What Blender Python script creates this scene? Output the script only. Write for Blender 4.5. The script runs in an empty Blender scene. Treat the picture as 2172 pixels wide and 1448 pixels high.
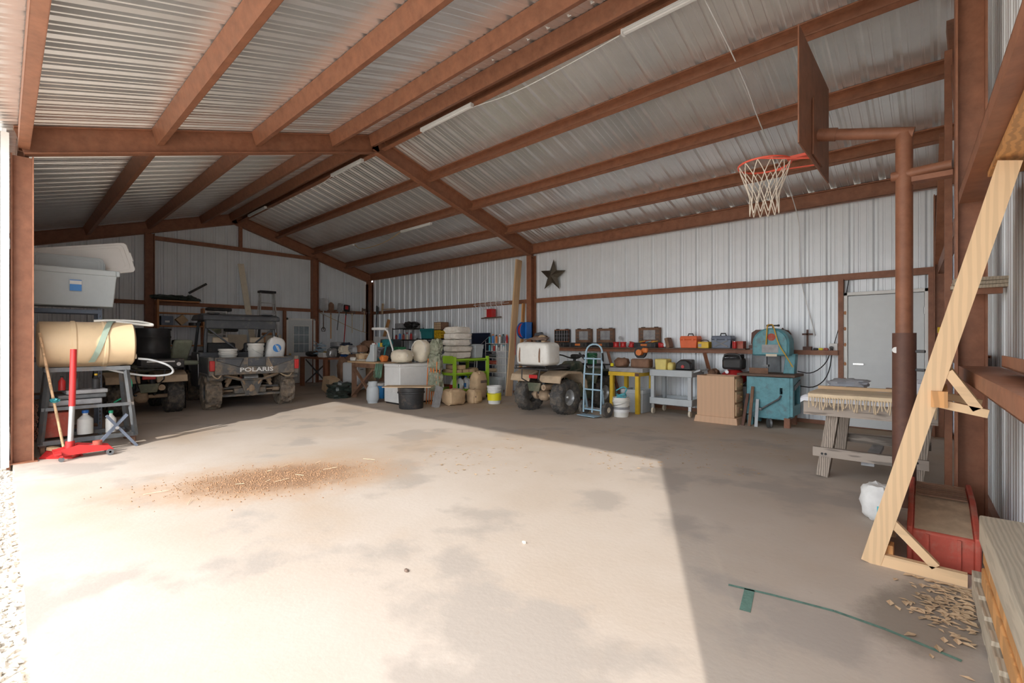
import bpy, math, random
from mathutils import Vector, Matrix, noise
random.seed(7)
PI=math.pi
S=bpy.context.scene; C=S.collection
# ---------------- camera, world, sun, exposure
HC=1.35; FPX=994.0; YAW=math.radians(42.6)
cam=bpy.data.objects.new('camera',bpy.data.cameras.new('camera')); C.objects.link(cam)
cam.location=(0,0,HC); cam.rotation_euler=(PI/2,0,YAW)
cam.data.sensor_width=36; cam.data.lens=FPX/2172*36; cam.data.clip_start=.05; cam.data.clip_end=500
S.camera=cam
w=bpy.data.worlds.new('sky'); S.world=w; w.use_nodes=True
bg=w.node_tree.nodes['Background']; bg.inputs[0].default_value=(.92,.96,1,1); bg.inputs[1].default_value=2.4
sun=bpy.data.objects.new('sun_offscreen',bpy.data.lights.new('sun_offscreen','SUN')); C.objects.link(sun)
sun.data.energy=2.5; sun.data.angle=.012; sun.data.color=(1,.95,.88)
SD=Vector((-.53,1.0,-.675)).normalized()
sun.rotation_euler=SD.to_track_quat('-Z','Y').to_euler()
S.view_settings.view_transform='Standard'; S.view_settings.look='None'; S.view_settings.exposure=.75; S.view_settings.gamma=1
S.view_settings.use_curve_mapping=False
# ---------------- pixel helpers (photo pixel -> direction; distance from ground / wall)
D0=Vector((-math.sin(YAW),math.cos(YAW),0)); R0=Vector((math.cos(YAW),math.sin(YAW),0))
def ray(px,py): return D0+R0*((px-1086)/FPX)+Vector((0,0,(724-py)/FPX))
def G(px,py,z=0):
    d=ray(px,py); t=(z-HC)/d.z; p=d*t; return Vector((p.x,p.y,z))
def AX(px,py,x):
    d=ray(px,py); t=x/d.x; return Vector((x,d.y*t,HC+d.z*t))
def AY(px,py,y):
    d=ray(px,py); t=y/d.y; return Vector((d.x*t,y,HC+d.z*t))
# ---------------- mesh builder
class B:
    def __init__(s): s.v=[]; s.f=[]
    def add(s,vs,fs):
        o=len(s.v); s.v+= [tuple(v) for v in vs]; s.f+=[tuple(i+o for i in f) for f in fs]; return s
    def hexa(s,p): return s.add(p,[(0,3,2,1),(4,5,6,7),(0,1,5,4),(1,2,6,5),(2,3,7,6),(3,0,4,7)])
    def bx(s,x0,x1,y0,y1,z0,z1): return s.hexa([(x0,y0,z0),(x1,y0,z0),(x1,y1,z0),(x0,y1,z0),(x0,y0,z1),(x1,y0,z1),(x1,y1,z1),(x0,y1,z1)])
    def box(s,c,size,rz=0,rx=0,ry=0):
        M=Matrix.Rotation(rz,3,'Z')@Matrix.Rotation(ry,3,'Y')@Matrix.Rotation(rx,3,'X'); c=Vector(c)
        a,b,d=[q/2 for q in size]
        return s.hexa([c+M@Vector(p) for p in [(-a,-b,-d),(a,-b,-d),(a,b,-d),(-a,b,-d),(-a,-b,d),(a,-b,d),(a,b,d),(-a,b,d)]])
    def frus(s,x0,x1,y0,y1,z0,z1,dx,dy):   # tapered box: top grown by dx,dy
        return s.hexa([(x0,y0,z0),(x1,y0,z0),(x1,y1,z0),(x0,y1,z0),(x0-dx,y0-dy,z1),(x1+dx,y0-dy,z1),(x1+dx,y1+dy,z1),(x0-dx,y1+dy,z1)])
    def beam(s,p0,p1,w,h,up=(0,0,1)):
        p0=Vector(p0);p1=Vector(p1);d=(p1-p0).normalized();u=Vector(up)
        sd=d.cross(u)
        if sd.length<1e-4: sd=d.cross(Vector((1,0,0)))
        sd.normalize(); u=sd.cross(d); sd=sd*w/2;u=u*h/2
        return s.hexa([p0-sd-u,p0+sd-u,p0+sd+u,p0-sd+u,p1-sd-u,p1+sd-u,p1+sd+u,p1-sd+u])
    def ring(s,c,ax,r,n,ref=None):
        ax=Vector(ax).normalized(); a=(ref or (Vector((0,0,1)) if abs(ax.z)<.9 else Vector((1,0,0))))
        a=(a-ax*a.dot(ax)).normalized(); b=ax.cross(a)
        return [Vector(c)+a*(r*math.cos(2*PI*i/n))+b*(r*math.sin(2*PI*i/n)) for i in range(n)]
    def cyl(s,p0,p1,r0,r1=None,n=12):
        r1=r0 if r1 is None else r1; p0=Vector(p0);p1=Vector(p1);d=p1-p0
        v=s.ring(p0,d,r0,n)+s.ring(p1,d,r1,n)
        return s.add(v,[(i,(i+1)%n,n+(i+1)%n,n+i) for i in range(n)]+[tuple(range(n-1,-1,-1)),tuple(range(n,2*n))])
    def tube(s,pts,r,n=6,closed=False,sm=0):
        P=[Vector(p) for p in pts]
        for _ in range(sm):      # Chaikin smoothing
            Q=[] if closed else [P[0]]
            m=len(P)
            for i in range(m if closed else m-1):
                a,b=P[i],P[(i+1)%m]; Q+=[a*.75+b*.25,a*.25+b*.75]
            if not closed: Q.append(P[-1])
            P=Q
        m=len(P); v=[]; ref=None
        for i,p in enumerate(P):
            a=P[(i-1)%m] if (closed or i>0) else p; b=P[(i+1)%m] if (closed or i<m-1) else p
            t=(b-a); t=t.normalized() if t.length>1e-9 else Vector((0,0,1))
            if ref is None: ref=Vector((0,0,1)) if abs(t.z)<.9 else Vector((1,0,0))
            ref=(ref-t*ref.dot(t))
            ref=ref.normalized() if ref.length>1e-6 else Vector((1,0,0))
            v+=s.ring(p,t,r,n,ref)
        f=[]
        for i in range(m if closed else m-1):
            j=(i+1)%m
            f+=[(i*n+k,i*n+(k+1)%n,j*n+(k+1)%n,j*n+k) for k in range(n)]
        if not closed: f+=[tuple(range(n-1,-1,-1)),tuple(range((m-1)*n,m*n))]
        return s.add(v,f)
    def lathe(s,prof,n=20,c=(0,0,0),ax='Z',fn=None):
        c=Vector(c); v=[]
        for j,(r,z) in enumerate(prof):
            for i in range(n):
                a=2*PI*i/n; rr=r+(fn(i,j) if fn else 0)
                p=(rr*math.cos(a),rr*math.sin(a),z) if ax=='Z' else ((z,rr*math.cos(a),rr*math.sin(a)) if ax=='X' else (rr*math.sin(a),z,rr*math.cos(a)))
                v.append(c+Vector(p))
        m=len(prof); f=[(j*n+i,j*n+(i+1)%n,(j+1)*n+(i+1)%n,(j+1)*n+i) for j in range(m-1) for i in range(n)]
        if prof[0][0]>1e-5: f.append(tuple(range(n-1,-1,-1)))
        if prof[-1][0]>1e-5: f.append(tuple(range((m-1)*n,m*n)))
        return s.add(v,f)
    def prism(s,poly,ax,a,b):
        n=len(poly)
        q={'X':lambda p,k:(k,p[0],p[1]),'Y':lambda p,k:(p[0],k,p[1]),'Z':lambda p,k:(p[0],p[1],k)}[ax]
        v=[q(p,a) for p in poly]+[q(p,b) for p in poly]
        return s.add(v,[(i,(i+1)%n,n+(i+1)%n,n+i) for i in range(n)]+[tuple(range(n-1,-1,-1)),tuple(range(n,2*n))])
    def blob(s,c,size,e=.5,nz=.0,sc=3,seed=0,nu=20,nv=12,rz=0,rx=0,ry=0):   # superellipsoid, noise-wrinkled: bags, cushions, cloth heaps
        M=Matrix.Rotation(rz,3,'Z')@Matrix.Rotation(ry,3,'Y')@Matrix.Rotation(rx,3,'X'); c=Vector(c); v=[]
        sg=lambda x,p: math.copysign(abs(x)**p,x)
        for j in range(nv+1):
            ph=-PI/2+PI*j/nv
            for i in range(nu):
                th=2*PI*i/nu
                p=Vector((sg(math.cos(ph),e)*sg(math.cos(th),e),sg(math.cos(ph),e)*sg(math.sin(th),e),sg(math.sin(ph),e)))
                k=1+nz*noise.noise(p*sc+Vector((seed*7.1,seed*3.3,seed)))+nz*.5*noise.noise(p*sc*2.3+Vector((seed,0,seed*5)))
                v.append(c+M@Vector((p.x*size[0]/2*k,p.y*size[1]/2*k,p.z*size[2]/2*k)))
        f=[(j*nu+i,j*nu+(i+1)%nu,(j+1)*nu+(i+1)%nu,(j+1)*nu+i) for j in range(nv) for i in range(nu)]
        return s.add(v,f)
    def flat(s,z0=.002,z1=99):
        s.v=[(x,y,min(max(z,z0),z1)) for x,y,z in s.v]; return s
    def sheet(s,x0,x1,y0,y1,nx,ny,fn,th=.004):
        v=[];W=nx+1;ks=(0,1) if th else (0,)
        for k in ks:
            for j in range(ny+1):
                for i in range(W):
                    x=x0+(x1-x0)*i/nx;y=y0+(y1-y0)*j/ny; p=fn(x,y); p=Vector(p) if not isinstance(p,(int,float)) else Vector((x,y,p))
                    v.append((p.x,p.y,p.z-k*th))
        N=W*(ny+1);f=[]
        if not th: return s.add(v,[(j*W+i,j*W+i+1,j*W+W+i+1,j*W+W+i) for j in range(ny) for i in range(nx)])
        for j in range(ny):
            for i in range(nx):
                a=j*W+i;f+=[(a,a+1,a+W+1,a+W),(N+a,N+a+W,N+a+W+1,N+a+1)]
        per=[i for i in range(W)]+[j*W+nx for j in range(1,ny+1)]+[ny*W+i for i in range(nx-1,-1,-1)]+[j*W for j in range(ny-1,0,-1)]
        for q in range(len(per)):
            a,b=per[q],per[(q+1)%len(per)]; f.append((a,N+a,N+b,b))
        return s.add(v,f)
def mesh(name,b,m,smooth=35):
    me=bpy.data.meshes.new(name); me.from_pydata(b.v,[],b.f); me.validate(); me.update()
    if m: me.materials.append(MT(m) if isinstance(m,str) else m)
    if smooth:
        me.polygons.foreach_set('use_smooth',[True]*len(me.polygons)); me.set_sharp_from_angle(angle=math.radians(smooth))
    return me
def obj(name,b,m,parent=None,bev=0,smooth=35,label=None,loc=None,rot=None):
    me=b if isinstance(b,bpy.types.Mesh) else mesh(name,b,m,smooth)
    o=bpy.data.objects.new(name,me); C.objects.link(o); o.parent=parent
    if bev:
        q=o.modifiers.new('bevel','BEVEL'); q.width=bev; q.segments=2; q.limit_method='ANGLE'; q.angle_limit=math.radians(40)
    if label: o['label']=label
    if loc is not None: o.location=loc
    if rot is not None: o.rotation_euler=rot
    return o
def tag(o,label,cat,group=None,kind=None):
    if label: o['label']=label
    if cat: o['category']=cat
    if group: o['group']=group
    if kind: o['kind']=kind
    return o
def thing(name,label,cat,loc=(0,0,0),rz=0,group=None):
    o=bpy.data.objects.new(name,None); C.objects.link(o); o.empty_display_size=.1
    o.location=loc; o.rotation_euler=(0,0,rz)
    return tag(o,label,cat,group)
def one(name,label,cat,b,m,loc=(0,0,0),rz=0,group=None,bev=0,smooth=35,rot=None):
    o=obj(name,b,m,None,bev,smooth); o.location=loc; o.rotation_euler=rot if rot else (0,0,rz); return tag(o,label,cat,group)
def dup(root,loc=None,rz=None,label=None,group=None,parent=None):
    r=root.copy(); C.objects.link(r); r.parent=parent
    if loc is not None: r.location=loc
    if rz is not None: r.rotation_euler=(0,0,rz)
    if label: r['label']=label
    if group: r['group']=group
    for ch in list(root.children): dup(ch,parent=r)
    return r
def struct(name,b,m,parent=None,bev=0,smooth=35):
    o=obj(name,b,m,parent,bev,smooth)
    if parent is None: o['kind']='structure'
    return o
def text(s,size,ext=.002):
    cu=bpy.data.curves.new('lettering','FONT'); cu.body=s; cu.size=size; cu.extrude=ext; cu.align_x='CENTER'; cu.align_y='CENTER'; cu.resolution_u=2; cu.offset=size*.022
    o=bpy.data.objects.new('lettering',cu); C.objects.link(o)
    dg=bpy.context.evaluated_depsgraph_get(); me=bpy.data.meshes.new_from_object(o.evaluated_get(dg))
    C.objects.unlink(o); bpy.data.objects.remove(o); return me
def letters(s,size,m,parent,loc,rot,name='lettering',sx=1):
    me=text(s,size); me.materials.clear(); me.materials.append(MT(m))
    o=obj(name,me,None,parent,loc=loc,rot=rot); o.scale=(sx,1,1); return o
# ---------------- materials
_M={}; DEF={}
def MT(n):
    if n in _M: return _M[n]
    k=DEF[n]; return mk(n,**k)
def mk(n,c,rough=.6,metal=0,var=.12,sc=6,bump=0,dirt=None,da=.45,dsc=2.5,wood=False,stretch=(1,1,1),coat=0,trans=0,alpha=1,spec=.5):
    m=bpy.data.materials.new(n); m.use_nodes=True; nt=m.node_tree; N=nt.nodes; L=nt.links; p=N['Principled BSDF']
    tc=N.new('ShaderNodeTexCoord'); mp=N.new('ShaderNodeMapping'); L.new(tc.outputs['Object'],mp.inputs[0]); mp.inputs['Scale'].default_value=stretch
    nz=N.new('ShaderNodeTexNoise'); nz.inputs['Scale'].default_value=sc; nz.inputs['Detail'].default_value=5; nz.inputs['Roughness'].default_value=.65; L.new(mp.outputs[0],nz.inputs['Vector'])
    rp=N.new('ShaderNodeValToRGB'); rp.color_ramp.elements[0].position=.3; rp.color_ramp.elements[1].position=.7
    rp.color_ramp.elements[0].color=[max(0,q*(1-var)) for q in c]+[1]; rp.color_ramp.elements[1].color=[min(1,q*(1+var)) for q in c]+[1]
    src=nz.outputs['Fac']
    if wood:
        wv=N.new('ShaderNodeTexWave'); wv.wave_type='BANDS'; wv.bands_direction='Y' if wood=='Y' else ('Z' if wood=='Z' else 'X')
        wv.inputs['Scale'].default_value=sc; wv.inputs['Distortion'].default_value=6; wv.inputs['Detail'].default_value=3; wv.inputs['Detail Scale'].default_value=1.2
        L.new(mp.outputs[0],wv.inputs['Vector']); src=wv.outputs['Fac']
    L.new(src,rp.inputs[0]); col=rp.outputs[0]
    if dirt:
        n2=N.new('ShaderNodeTexNoise'); n2.inputs['Scale'].default_value=dsc; n2.inputs['Detail'].default_value=8; n2.inputs['Roughness'].default_value=.7; L.new(tc.outputs['Object'],n2.inputs['Vector'])
        r2=N.new('ShaderNodeValToRGB'); r2.color_ramp.elements[0].position=.62-.34*da; r2.color_ramp.elements[1].position=.86-.24*da; L.new(n2.outputs['Fac'],r2.inputs[0])
        mx=N.new('ShaderNodeMix'); mx.data_type='RGBA'; L.new(r2.outputs[0],mx.inputs['Factor']); L.new(col,mx.inputs['A']); mx.inputs['B'].default_value=list(dirt)+[1]; col=mx.outputs['Result']
    L.new(col,p.inputs['Base Color']); p.inputs['Roughness'].default_value=rough; p.inputs['Metallic'].default_value=metal
    p.inputs['Specular IOR Level'].default_value=spec
    if coat: p.inputs['Coat Weight'].default_value=coat
    if trans: p.inputs['Transmission Weight'].default_value=trans
    if alpha<1: p.inputs['Alpha'].default_value=alpha
    if bump:
        b=N.new('ShaderNodeBump'); b.inputs['Strength'].default_value=bump; b.inputs['Distance'].default_value=.01; L.new(src,b.inputs['Height']); L.new(b.outputs[0],p.inputs['Normal'])
    _M[n]=m; return m
DEF['cordg']=dict(c=(.10,.22,.15),rough=.6,var=.2)
DU=(.42,.30,.20)   # dust / mud
DEF.update(
 rust=dict(c=(.29,.12,.065),rough=.55,var=.22,sc=9,dirt=(.30,.14,.08),da=.3,dsc=6),
 rustd=dict(c=(.13,.058,.04),rough=.6,var=.2,sc=9,dirt=(.2,.1,.06),da=.25,dsc=5),
 roofmetal=dict(c=(.90,.90,.89),rough=.28,metal=.72,var=.05,sc=2),
 wallmetal=dict(c=(.83,.87,.91),rough=.42,metal=.15,var=.04,sc=1.5),
 white=dict(c=(.80,.80,.79),rough=.45,var=.04), whitep=dict(c=(.78,.77,.73),rough=.4,var=.06,dirt=DU,da=.1,dsc=5),
 doorwhite=dict(c=(.70,.73,.74),rough=.4,var=.03), trimw=dict(c=(.85,.85,.83),rough=.5,var=.05),
 black=dict(c=(.02,.02,.022),rough=.45,var=.3), blackp=dict(c=(.035,.035,.037),rough=.55,var=.3,dirt=(.2,.15,.11),da=.2,dsc=5),
 rubber=dict(c=(.075,.072,.07),rough=.85,var=.25,dirt=(.26,.21,.16),da=.5,dsc=9),
 rubberd=dict(c=(.13,.11,.095),rough=.9,var=.3,dirt=(.36,.28,.2),da=.75,dsc=9),
 steel=dict(c=(.55,.56,.57),rough=.4,metal=.7,var=.15), chrome=dict(c=(.8,.8,.8),rough=.2,metal=1,var=.05),
 dsteel=dict(c=(.16,.17,.18),rough=.5,metal=.5,var=.25,dirt=(.25,.17,.11),da=.25), bluegrey=dict(c=(.16,.19,.25),rough=.5,metal=.2,var=.15),
 red=dict(c=(.55,.03,.03),rough=.4,var=.15), redd=dict(c=(.48,.085,.055),rough=.65,var=.2,dirt=(.4,.27,.2),da=.35,dsc=4),
 orange=dict(c=(.85,.16,.05),rough=.5,var=.1), orangem=dict(c=(.75,.22,.05),rough=.5,var=.1),
 rim=dict(c=(.8,.13,.08),rough=.5,var=.1), yellow=dict(c=(.8,.52,.03),rough=.45,var=.1,dirt=(.4,.3,.1),da=.12), yellowl=dict(c=(.82,.68,.22),rough=.5,var=.12),
 lime=dict(c=(.38,.66,.04),rough=.45,var=.08), green=dict(c=(.03,.16,.07),rough=.5,var=.2), teal=dict(c=(.03,.24,.26),rough=.5,var=.15),
 saw=dict(c=(.13,.36,.42),rough=.5,var=.18,sc=10,dirt=(.12,.13,.12),da=.28,dsc=7), blue=dict(c=(.02,.16,.55),rough=.4,var=.12), cooler=dict(c=(.04,.3,.72),rough=.4,var=.08),
 lblue=dict(c=(.38,.55,.68),rough=.45,var=.15,dirt=(.25,.2,.16),da=.2,dsc=8), cyan=dict(c=(.1,.5,.6),rough=.4,var=.15), navy=dict(c=(.012,.02,.05),rough=.35,var=.2),
 tan=dict(c=(.78,.58,.36),rough=.45,var=.05,sc=3,dirt=(.5,.36,.22),da=.12,dsc=5), cream=dict(c=(.78,.70,.56),rough=.55,var=.1,dirt=(.5,.4,.28),da=.2,dsc=6),
 sack=dict(c=(.78,.73,.66),rough=.8,var=.1,sc=14,bump=.3,dirt=(.55,.46,.37),da=.2), kraft=dict(c=(.58,.41,.25),rough=.85,var=.15,bump=.3), bagw=dict(c=(.76,.76,.75),rough=.55,var=.12,bump=.3),
 totegrey=dict(c=(.53,.58,.60),rough=.4,var=.04), totelid=dict(c=(.82,.81,.79),rough=.4,var=.04,sc=2), tote=dict(c=(.5,.54,.57),rough=.45,var=.06),
 mud=dict(c=(.46,.33,.22),rough=.85,var=.2,dirt=(.2,.16,.12),da=.3), utv=dict(c=(.085,.092,.104),rough=.45,var=.2,dirt=(.32,.26,.2),da=.2,dsc=6), utvm=dict(c=(.12,.12,.12),rough=.6,var=.25,dirt=(.42,.31,.2),da=.5,dsc=5),
 olive=dict(c=(.10,.115,.075),rough=.55,var=.2,dirt=(.3,.25,.17),da=.35,dsc=5), oliveg=dict(c=(.045,.075,.05),rough=.45,var=.2,dirt=(.33,.26,.18),da=.42,dsc=4), fender=dict(c=(.5,.38,.26),rough=.75,var=.15,dirt=(.3,.24,.17),da=.3),
 pine=dict(c=(.70,.48,.28),rough=.65,var=.06,sc=3,wood='X',stretch=(3,3,.35)), pineo=dict(c=(.60,.30,.11),rough=.6,var=.16,sc=3,wood='X',stretch=(3,3,.5)),
 pinex=dict(c=(.70,.48,.28),rough=.65,var=.07,sc=3,wood='Y',stretch=(.35,3,3)), piney=dict(c=(.6,.40,.23),rough=.7,var=.2,sc=5,wood='X',stretch=(3,.35,3)), cabw=dict(c=(.68,.43,.27),rough=.6,var=.025,sc=2,wood='X',stretch=(2,2,.3)),
 grey_wood=dict(c=(.33,.28,.24),rough=.85,var=.3,sc=6,wood='Y',stretch=(.35,3,3),bump=.3), greyz=dict(c=(.36,.30,.25),rough=.85,var=.3,sc=6,wood='X',stretch=(3,3,.35),bump=.3), greyy=dict(c=(.45,.38,.29),rough=.8,var=.09,sc=6,wood='X',stretch=(3,.35,3),bump=.2),
 darkwood=dict(c=(.16,.11,.085),rough=.8,var=.3), cedar=dict(c=(.5,.22,.09),rough=.6,var=.2,sc=4), brownw=dict(c=(.24,.13,.08),rough=.75,var=.3), ply=dict(c=(.62,.44,.27),rough=.7,var=.12),
 camo=dict(c=(.26,.28,.20),rough=.85,var=.5,sc=14,dirt=(.5,.47,.38),da=.4,dsc=9), tarp=dict(c=(.045,.06,.05),rough=.35,var=.4,bump=.4), glass=dict(c=(.30,.36,.40),rough=.08,var=.3,sc=2),
 tubewhite=dict(c=(.82,.82,.81),rough=.4,var=.02), cloth=dict(c=(.72,.74,.80),rough=.9,var=.08,bump=.2), fringe=dict(c=(.72,.58,.40),rough=.9,var=.15), greyc=dict(c=(.36,.37,.40),rough=.9,var=.2),
 net=dict(c=(.75,.68,.58),rough=.9,var=.1), paint=dict(c=(.13,.24,.20),rough=.9,var=.3,sc=30), starm=dict(c=(.10,.085,.065),rough=.45,metal=.5,var=.35,sc=5), wire=dict(c=(.8,.8,.8),rough=.4,var=.05),
 gravelm=dict(c=(.62,.56,.48),rough=.95,var=.35,sc=40,bump=.8), stone=dict(c=(.66,.61,.54),rough=.9,var=.2), leaf=dict(c=(.58,.42,.27),rough=.9,var=.35), dirt=dict(c=(.33,.19,.105),rough=.95,var=.35,sc=25,bump=.6), grass=dict(c=(.4,.38,.22),rough=.95,var=.3,sc=2),
 brass=dict(c=(.75,.55,.25),rough=.4,metal=.6,var=.1), label_b=dict(c=(.08,.3,.75),rough=.5,var=0), label_y=dict(c=(.85,.75,.02),rough=.5,var=.05), label_w=dict(c=(.8,.8,.8),rough=.5,var=.03), strap=dict(c=(.33,.42,.34),rough=.8,var=.12), hosec=dict(c=(.65,.68,.70),rough=.3,var=.05), hoseg=dict(c=(.02,.4,.22),rough=.4,var=.1),
 cordy=dict(c=(.75,.45,.05),rough=.5,var=.1), skin_ac=dict(c=(.62,.63,.64),rough=.35,var=.03), seat_g=dict(c=(.30,.32,.24),rough=.7,var=.2), seatt=dict(c=(.62,.5,.36),rough=.7,var=.1), rope=dict(c=(.5,.36,.18),rough=.8,var=.1), gauze=dict(c=(.35,.35,.36),rough=.5,var=.3))
# ================= structure
YF,YB,YR=.1,9.1,4.6; SL=.30; X1,X2,X3=-15.25,-7.6,.3; LA=math.atan(SL)
def roofz(y): return 3.74+SL*((y-YF) if y<YR else (YB-y))
def prof(w0,w1):
    out=[];P=.3048
    k=math.floor(w0/P)-1
    while k*P<w1+P:
        for u,h in ((0,0),(.038,0),(.044,.006),(.062,.006),(.068,0),(.112,0),(.137,.032),(.168,.032),(.193,0),(.237,0),(.243,.006),(.261,.006),(.267,0)):
            q=k*P+u
            if w0-1e-6<=q<=w1+1e-6: out.append((q,h))
        k+=1
    if out[0][0]>w0+1e-4: out.insert(0,(w0,0))
    if out[-1][0]<w1-1e-4: out.append((w1,0))
    return out
def panel(w0,w1,fn0,fn1):     # ribbed sheet between curves fn0(u,h) and fn1(u,h)
    b=B();p=prof(w0,w1);n=len(p)
    b.add([fn0(u,h) for u,h in p]+[fn1(u,h) for u,h in p],[(i,i+1,n+i+1,n+i) for i in range(n-1)]); return b
def ibeam(b,p0,p1,dep,wid,up,tf=.014,tw=.01):
    p0=Vector(p0);p1=Vector(p1);u=Vector(up);d=(p1-p0).normalized();sd=d.cross(u).normalized();u=sd.cross(d)
    b.beam(p0,p1,tw,dep-2*tf,u)
    for s in(-1,1): b.beam(p0+u*s*(dep/2-tf/2),p1+u*s*(dep/2-tf/2),wid,tf,u)
    return b
def cchan(b,p0,p1,dep,fl,up,side,t=.006,lip=.02):   # C section: web at origin line, flanges toward side
    p0=Vector(p0);p1=Vector(p1);u=Vector(up).normalized();s=Vector(side).normalized()
    b.beam(p0,p1,t,dep,u)
    for q in(-1,1):
        o=u*q*(dep/2-t/2)+s*fl/2; b.beam(p0+o,p1+o,fl,t,u)
        o=u*q*(dep/2-lip/2)+s*(fl-t/2); b.beam(p0+o,p1+o,t,lip,u)
    return b
# floor
def floormat():
    m=bpy.data.materials.new('concrete'); m.use_nodes=True; nt=m.node_tree;N=nt.nodes;L=nt.links;p=N['Principled BSDF']; tc=N.new('ShaderNodeTexCoord')
    def nz(sc,det,lo,hi,off=0,ro=.6):
        mp=N.new('ShaderNodeMapping'); mp.inputs['Location'].default_value=(off,off*.7,0); L.new(tc.outputs['Object'],mp.inputs[0])
        a=N.new('ShaderNodeTexNoise'); a.inputs['Scale'].default_value=sc;a.inputs['Detail'].default_value=det;a.inputs['Roughness'].default_value=ro;L.new(mp.outputs[0],a.inputs['Vector'])
        r=N.new('ShaderNodeMapRange'); r.inputs[1].default_value=lo;r.inputs[2].default_value=hi;L.new(a.outputs['Fac'],r.inputs[0]); return r.outputs[0]
    def mix(f,a,b_):
        x=N.new('ShaderNodeMix');x.data_type='RGBA';L.new(f,x.inputs['Factor'])
        for k,q in(('A',a),('B',b_)):
            if isinstance(q,tuple): x.inputs[k].default_value=q+(1,)
            else: L.new(q,x.inputs[k])
        return x.outputs['Result']
    c=mix(nz(.7,6,.35,.65),(.49,.41,.34),(.55,.48,.42))
    c=mix(nz(.9,7,.54,.60,5,.55),c,(.42,.365,.32))
    c=mix(nz(.35,5,.52,.72,9),c,(.47,.35,.25))
    c=mix(nz(14,8,.60,.78,3,.75),c,(.40,.32,.26))
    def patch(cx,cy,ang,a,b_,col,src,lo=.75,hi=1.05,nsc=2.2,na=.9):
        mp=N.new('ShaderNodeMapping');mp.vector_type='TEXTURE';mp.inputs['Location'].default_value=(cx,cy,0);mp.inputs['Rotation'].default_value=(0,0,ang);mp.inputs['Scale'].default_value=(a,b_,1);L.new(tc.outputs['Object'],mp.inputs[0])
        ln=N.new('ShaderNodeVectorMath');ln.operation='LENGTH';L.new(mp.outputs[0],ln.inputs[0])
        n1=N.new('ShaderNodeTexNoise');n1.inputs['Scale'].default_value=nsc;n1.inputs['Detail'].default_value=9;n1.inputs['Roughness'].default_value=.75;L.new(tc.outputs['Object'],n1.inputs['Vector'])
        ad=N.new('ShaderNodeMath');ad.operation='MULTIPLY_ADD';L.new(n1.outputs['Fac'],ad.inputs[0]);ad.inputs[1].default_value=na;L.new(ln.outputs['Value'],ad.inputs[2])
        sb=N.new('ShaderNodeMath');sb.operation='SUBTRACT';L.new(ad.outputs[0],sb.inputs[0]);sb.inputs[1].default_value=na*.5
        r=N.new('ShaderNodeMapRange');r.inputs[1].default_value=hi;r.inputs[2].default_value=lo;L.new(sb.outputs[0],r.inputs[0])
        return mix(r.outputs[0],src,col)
    c=patch(-4.85,1.8,1.15,1.25,.75,(.47,.31,.20),c,.5,1.15,3,1.3)
    c=patch(-4.85,1.85,1.15,.85,.5,(.31,.185,.11),c,.5,1.05,5,1.4)
    c=patch(-.05,3.1,1.3,.5,.26,(.30,.255,.215),c,.7,1.05,5,.9)
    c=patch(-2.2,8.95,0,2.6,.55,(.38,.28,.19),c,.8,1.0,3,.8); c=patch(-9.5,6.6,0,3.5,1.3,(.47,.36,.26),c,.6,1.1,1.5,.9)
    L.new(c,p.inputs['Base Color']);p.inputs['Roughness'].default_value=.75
    bm=N.new('ShaderNodeBump');bm.inputs['Strength'].default_value=.12;bm.inputs['Distance'].default_value=.01
    a=N.new('ShaderNodeTexNoise');a.inputs['Scale'].default_value=30;a.inputs['Detail'].default_value=8;L.new(tc.outputs['Object'],a.inputs['Vector']);L.new(a.outputs['Fac'],bm.inputs['Height']);L.new(bm.outputs[0],p.inputs['Normal'])
    _M['concrete']=m
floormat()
b=B(); n=90; random.seed(3)
top=[(X1-.1+(1.2-X1+.1)*i/n, .08+.02*noise.noise(Vector((i*.7,0,0)))) for i in range(n+1)]+[(1.2,9.25),(X1-.1,9.25)]
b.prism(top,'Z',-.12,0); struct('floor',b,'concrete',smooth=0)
b=B().bx(-120,60,-120,120,-.3,-.07); struct('ground_gravel',b,'gravelm')
b=B().bx(-160,-60,-100,120,-.3,-.05); struct('ground_pasture',b,'grass')
# ceiling: ridge cap as root; panels, purlins, rafters as parts
cb=B(); cb.prism([(YR-.25,5.03),(YR,5.11),(YR+.25,5.03),(YR+.25,5.045),(YR,5.125),(YR-.25,5.045)],'X',X1-.2,.75)
ceil=struct('ceiling',cb,'roofmetal')
SLEN=(YR+.32)/math.cos(LA)
pm=mesh('roof_panel',panel(0,.9144,lambda u,h:(u,0,h),lambda u,h:(u,SLEN,h)),'roofmetal')
xs=X1-.2
while xs<.7:
    o=obj('roof_panel',pm,None,ceil,loc=(xs,-.32,roofz(-.32)),rot=(LA,0,0))
    o=obj('roof_panel',pm,None,ceil,loc=(xs+.9144,2*YR+.32,roofz(-.32)),rot=(LA,0,PI))
    xs+=.9144
def slope(y): return Vector((0,math.cos(LA),math.sin(LA) if y<YR else -math.sin(LA)))
def nrm(y): return Vector((0,-math.sin(LA) if y<YR else math.sin(LA),math.cos(LA)))
for xa,xb in((X1+.06,X2-.06),(X2+.06,X3-.06)):
    for y in(1.31,2.5,3.69,4.42,4.80,5.83,6.95,8.07):
        u=nrm(y); c=Vector((0,y,roofz(y)))-u*.105; s=slope(y) if y<YR else -slope(y)
        obj('purlin',cchan(B(),c+Vector((xa,0,0)),c+Vector((xb,0,0)),.2,.075,u,s),'rust',ceil)
    for y,s in((YF+.02,1),(YB-.12,-1)):
        z=roofz(y)-.13; obj('eave_strut',cchan(B(),(xa,y,z),(xb,y,z),.24,.09,(0,0,1),(0,s,0)),'rust',ceil)
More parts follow.
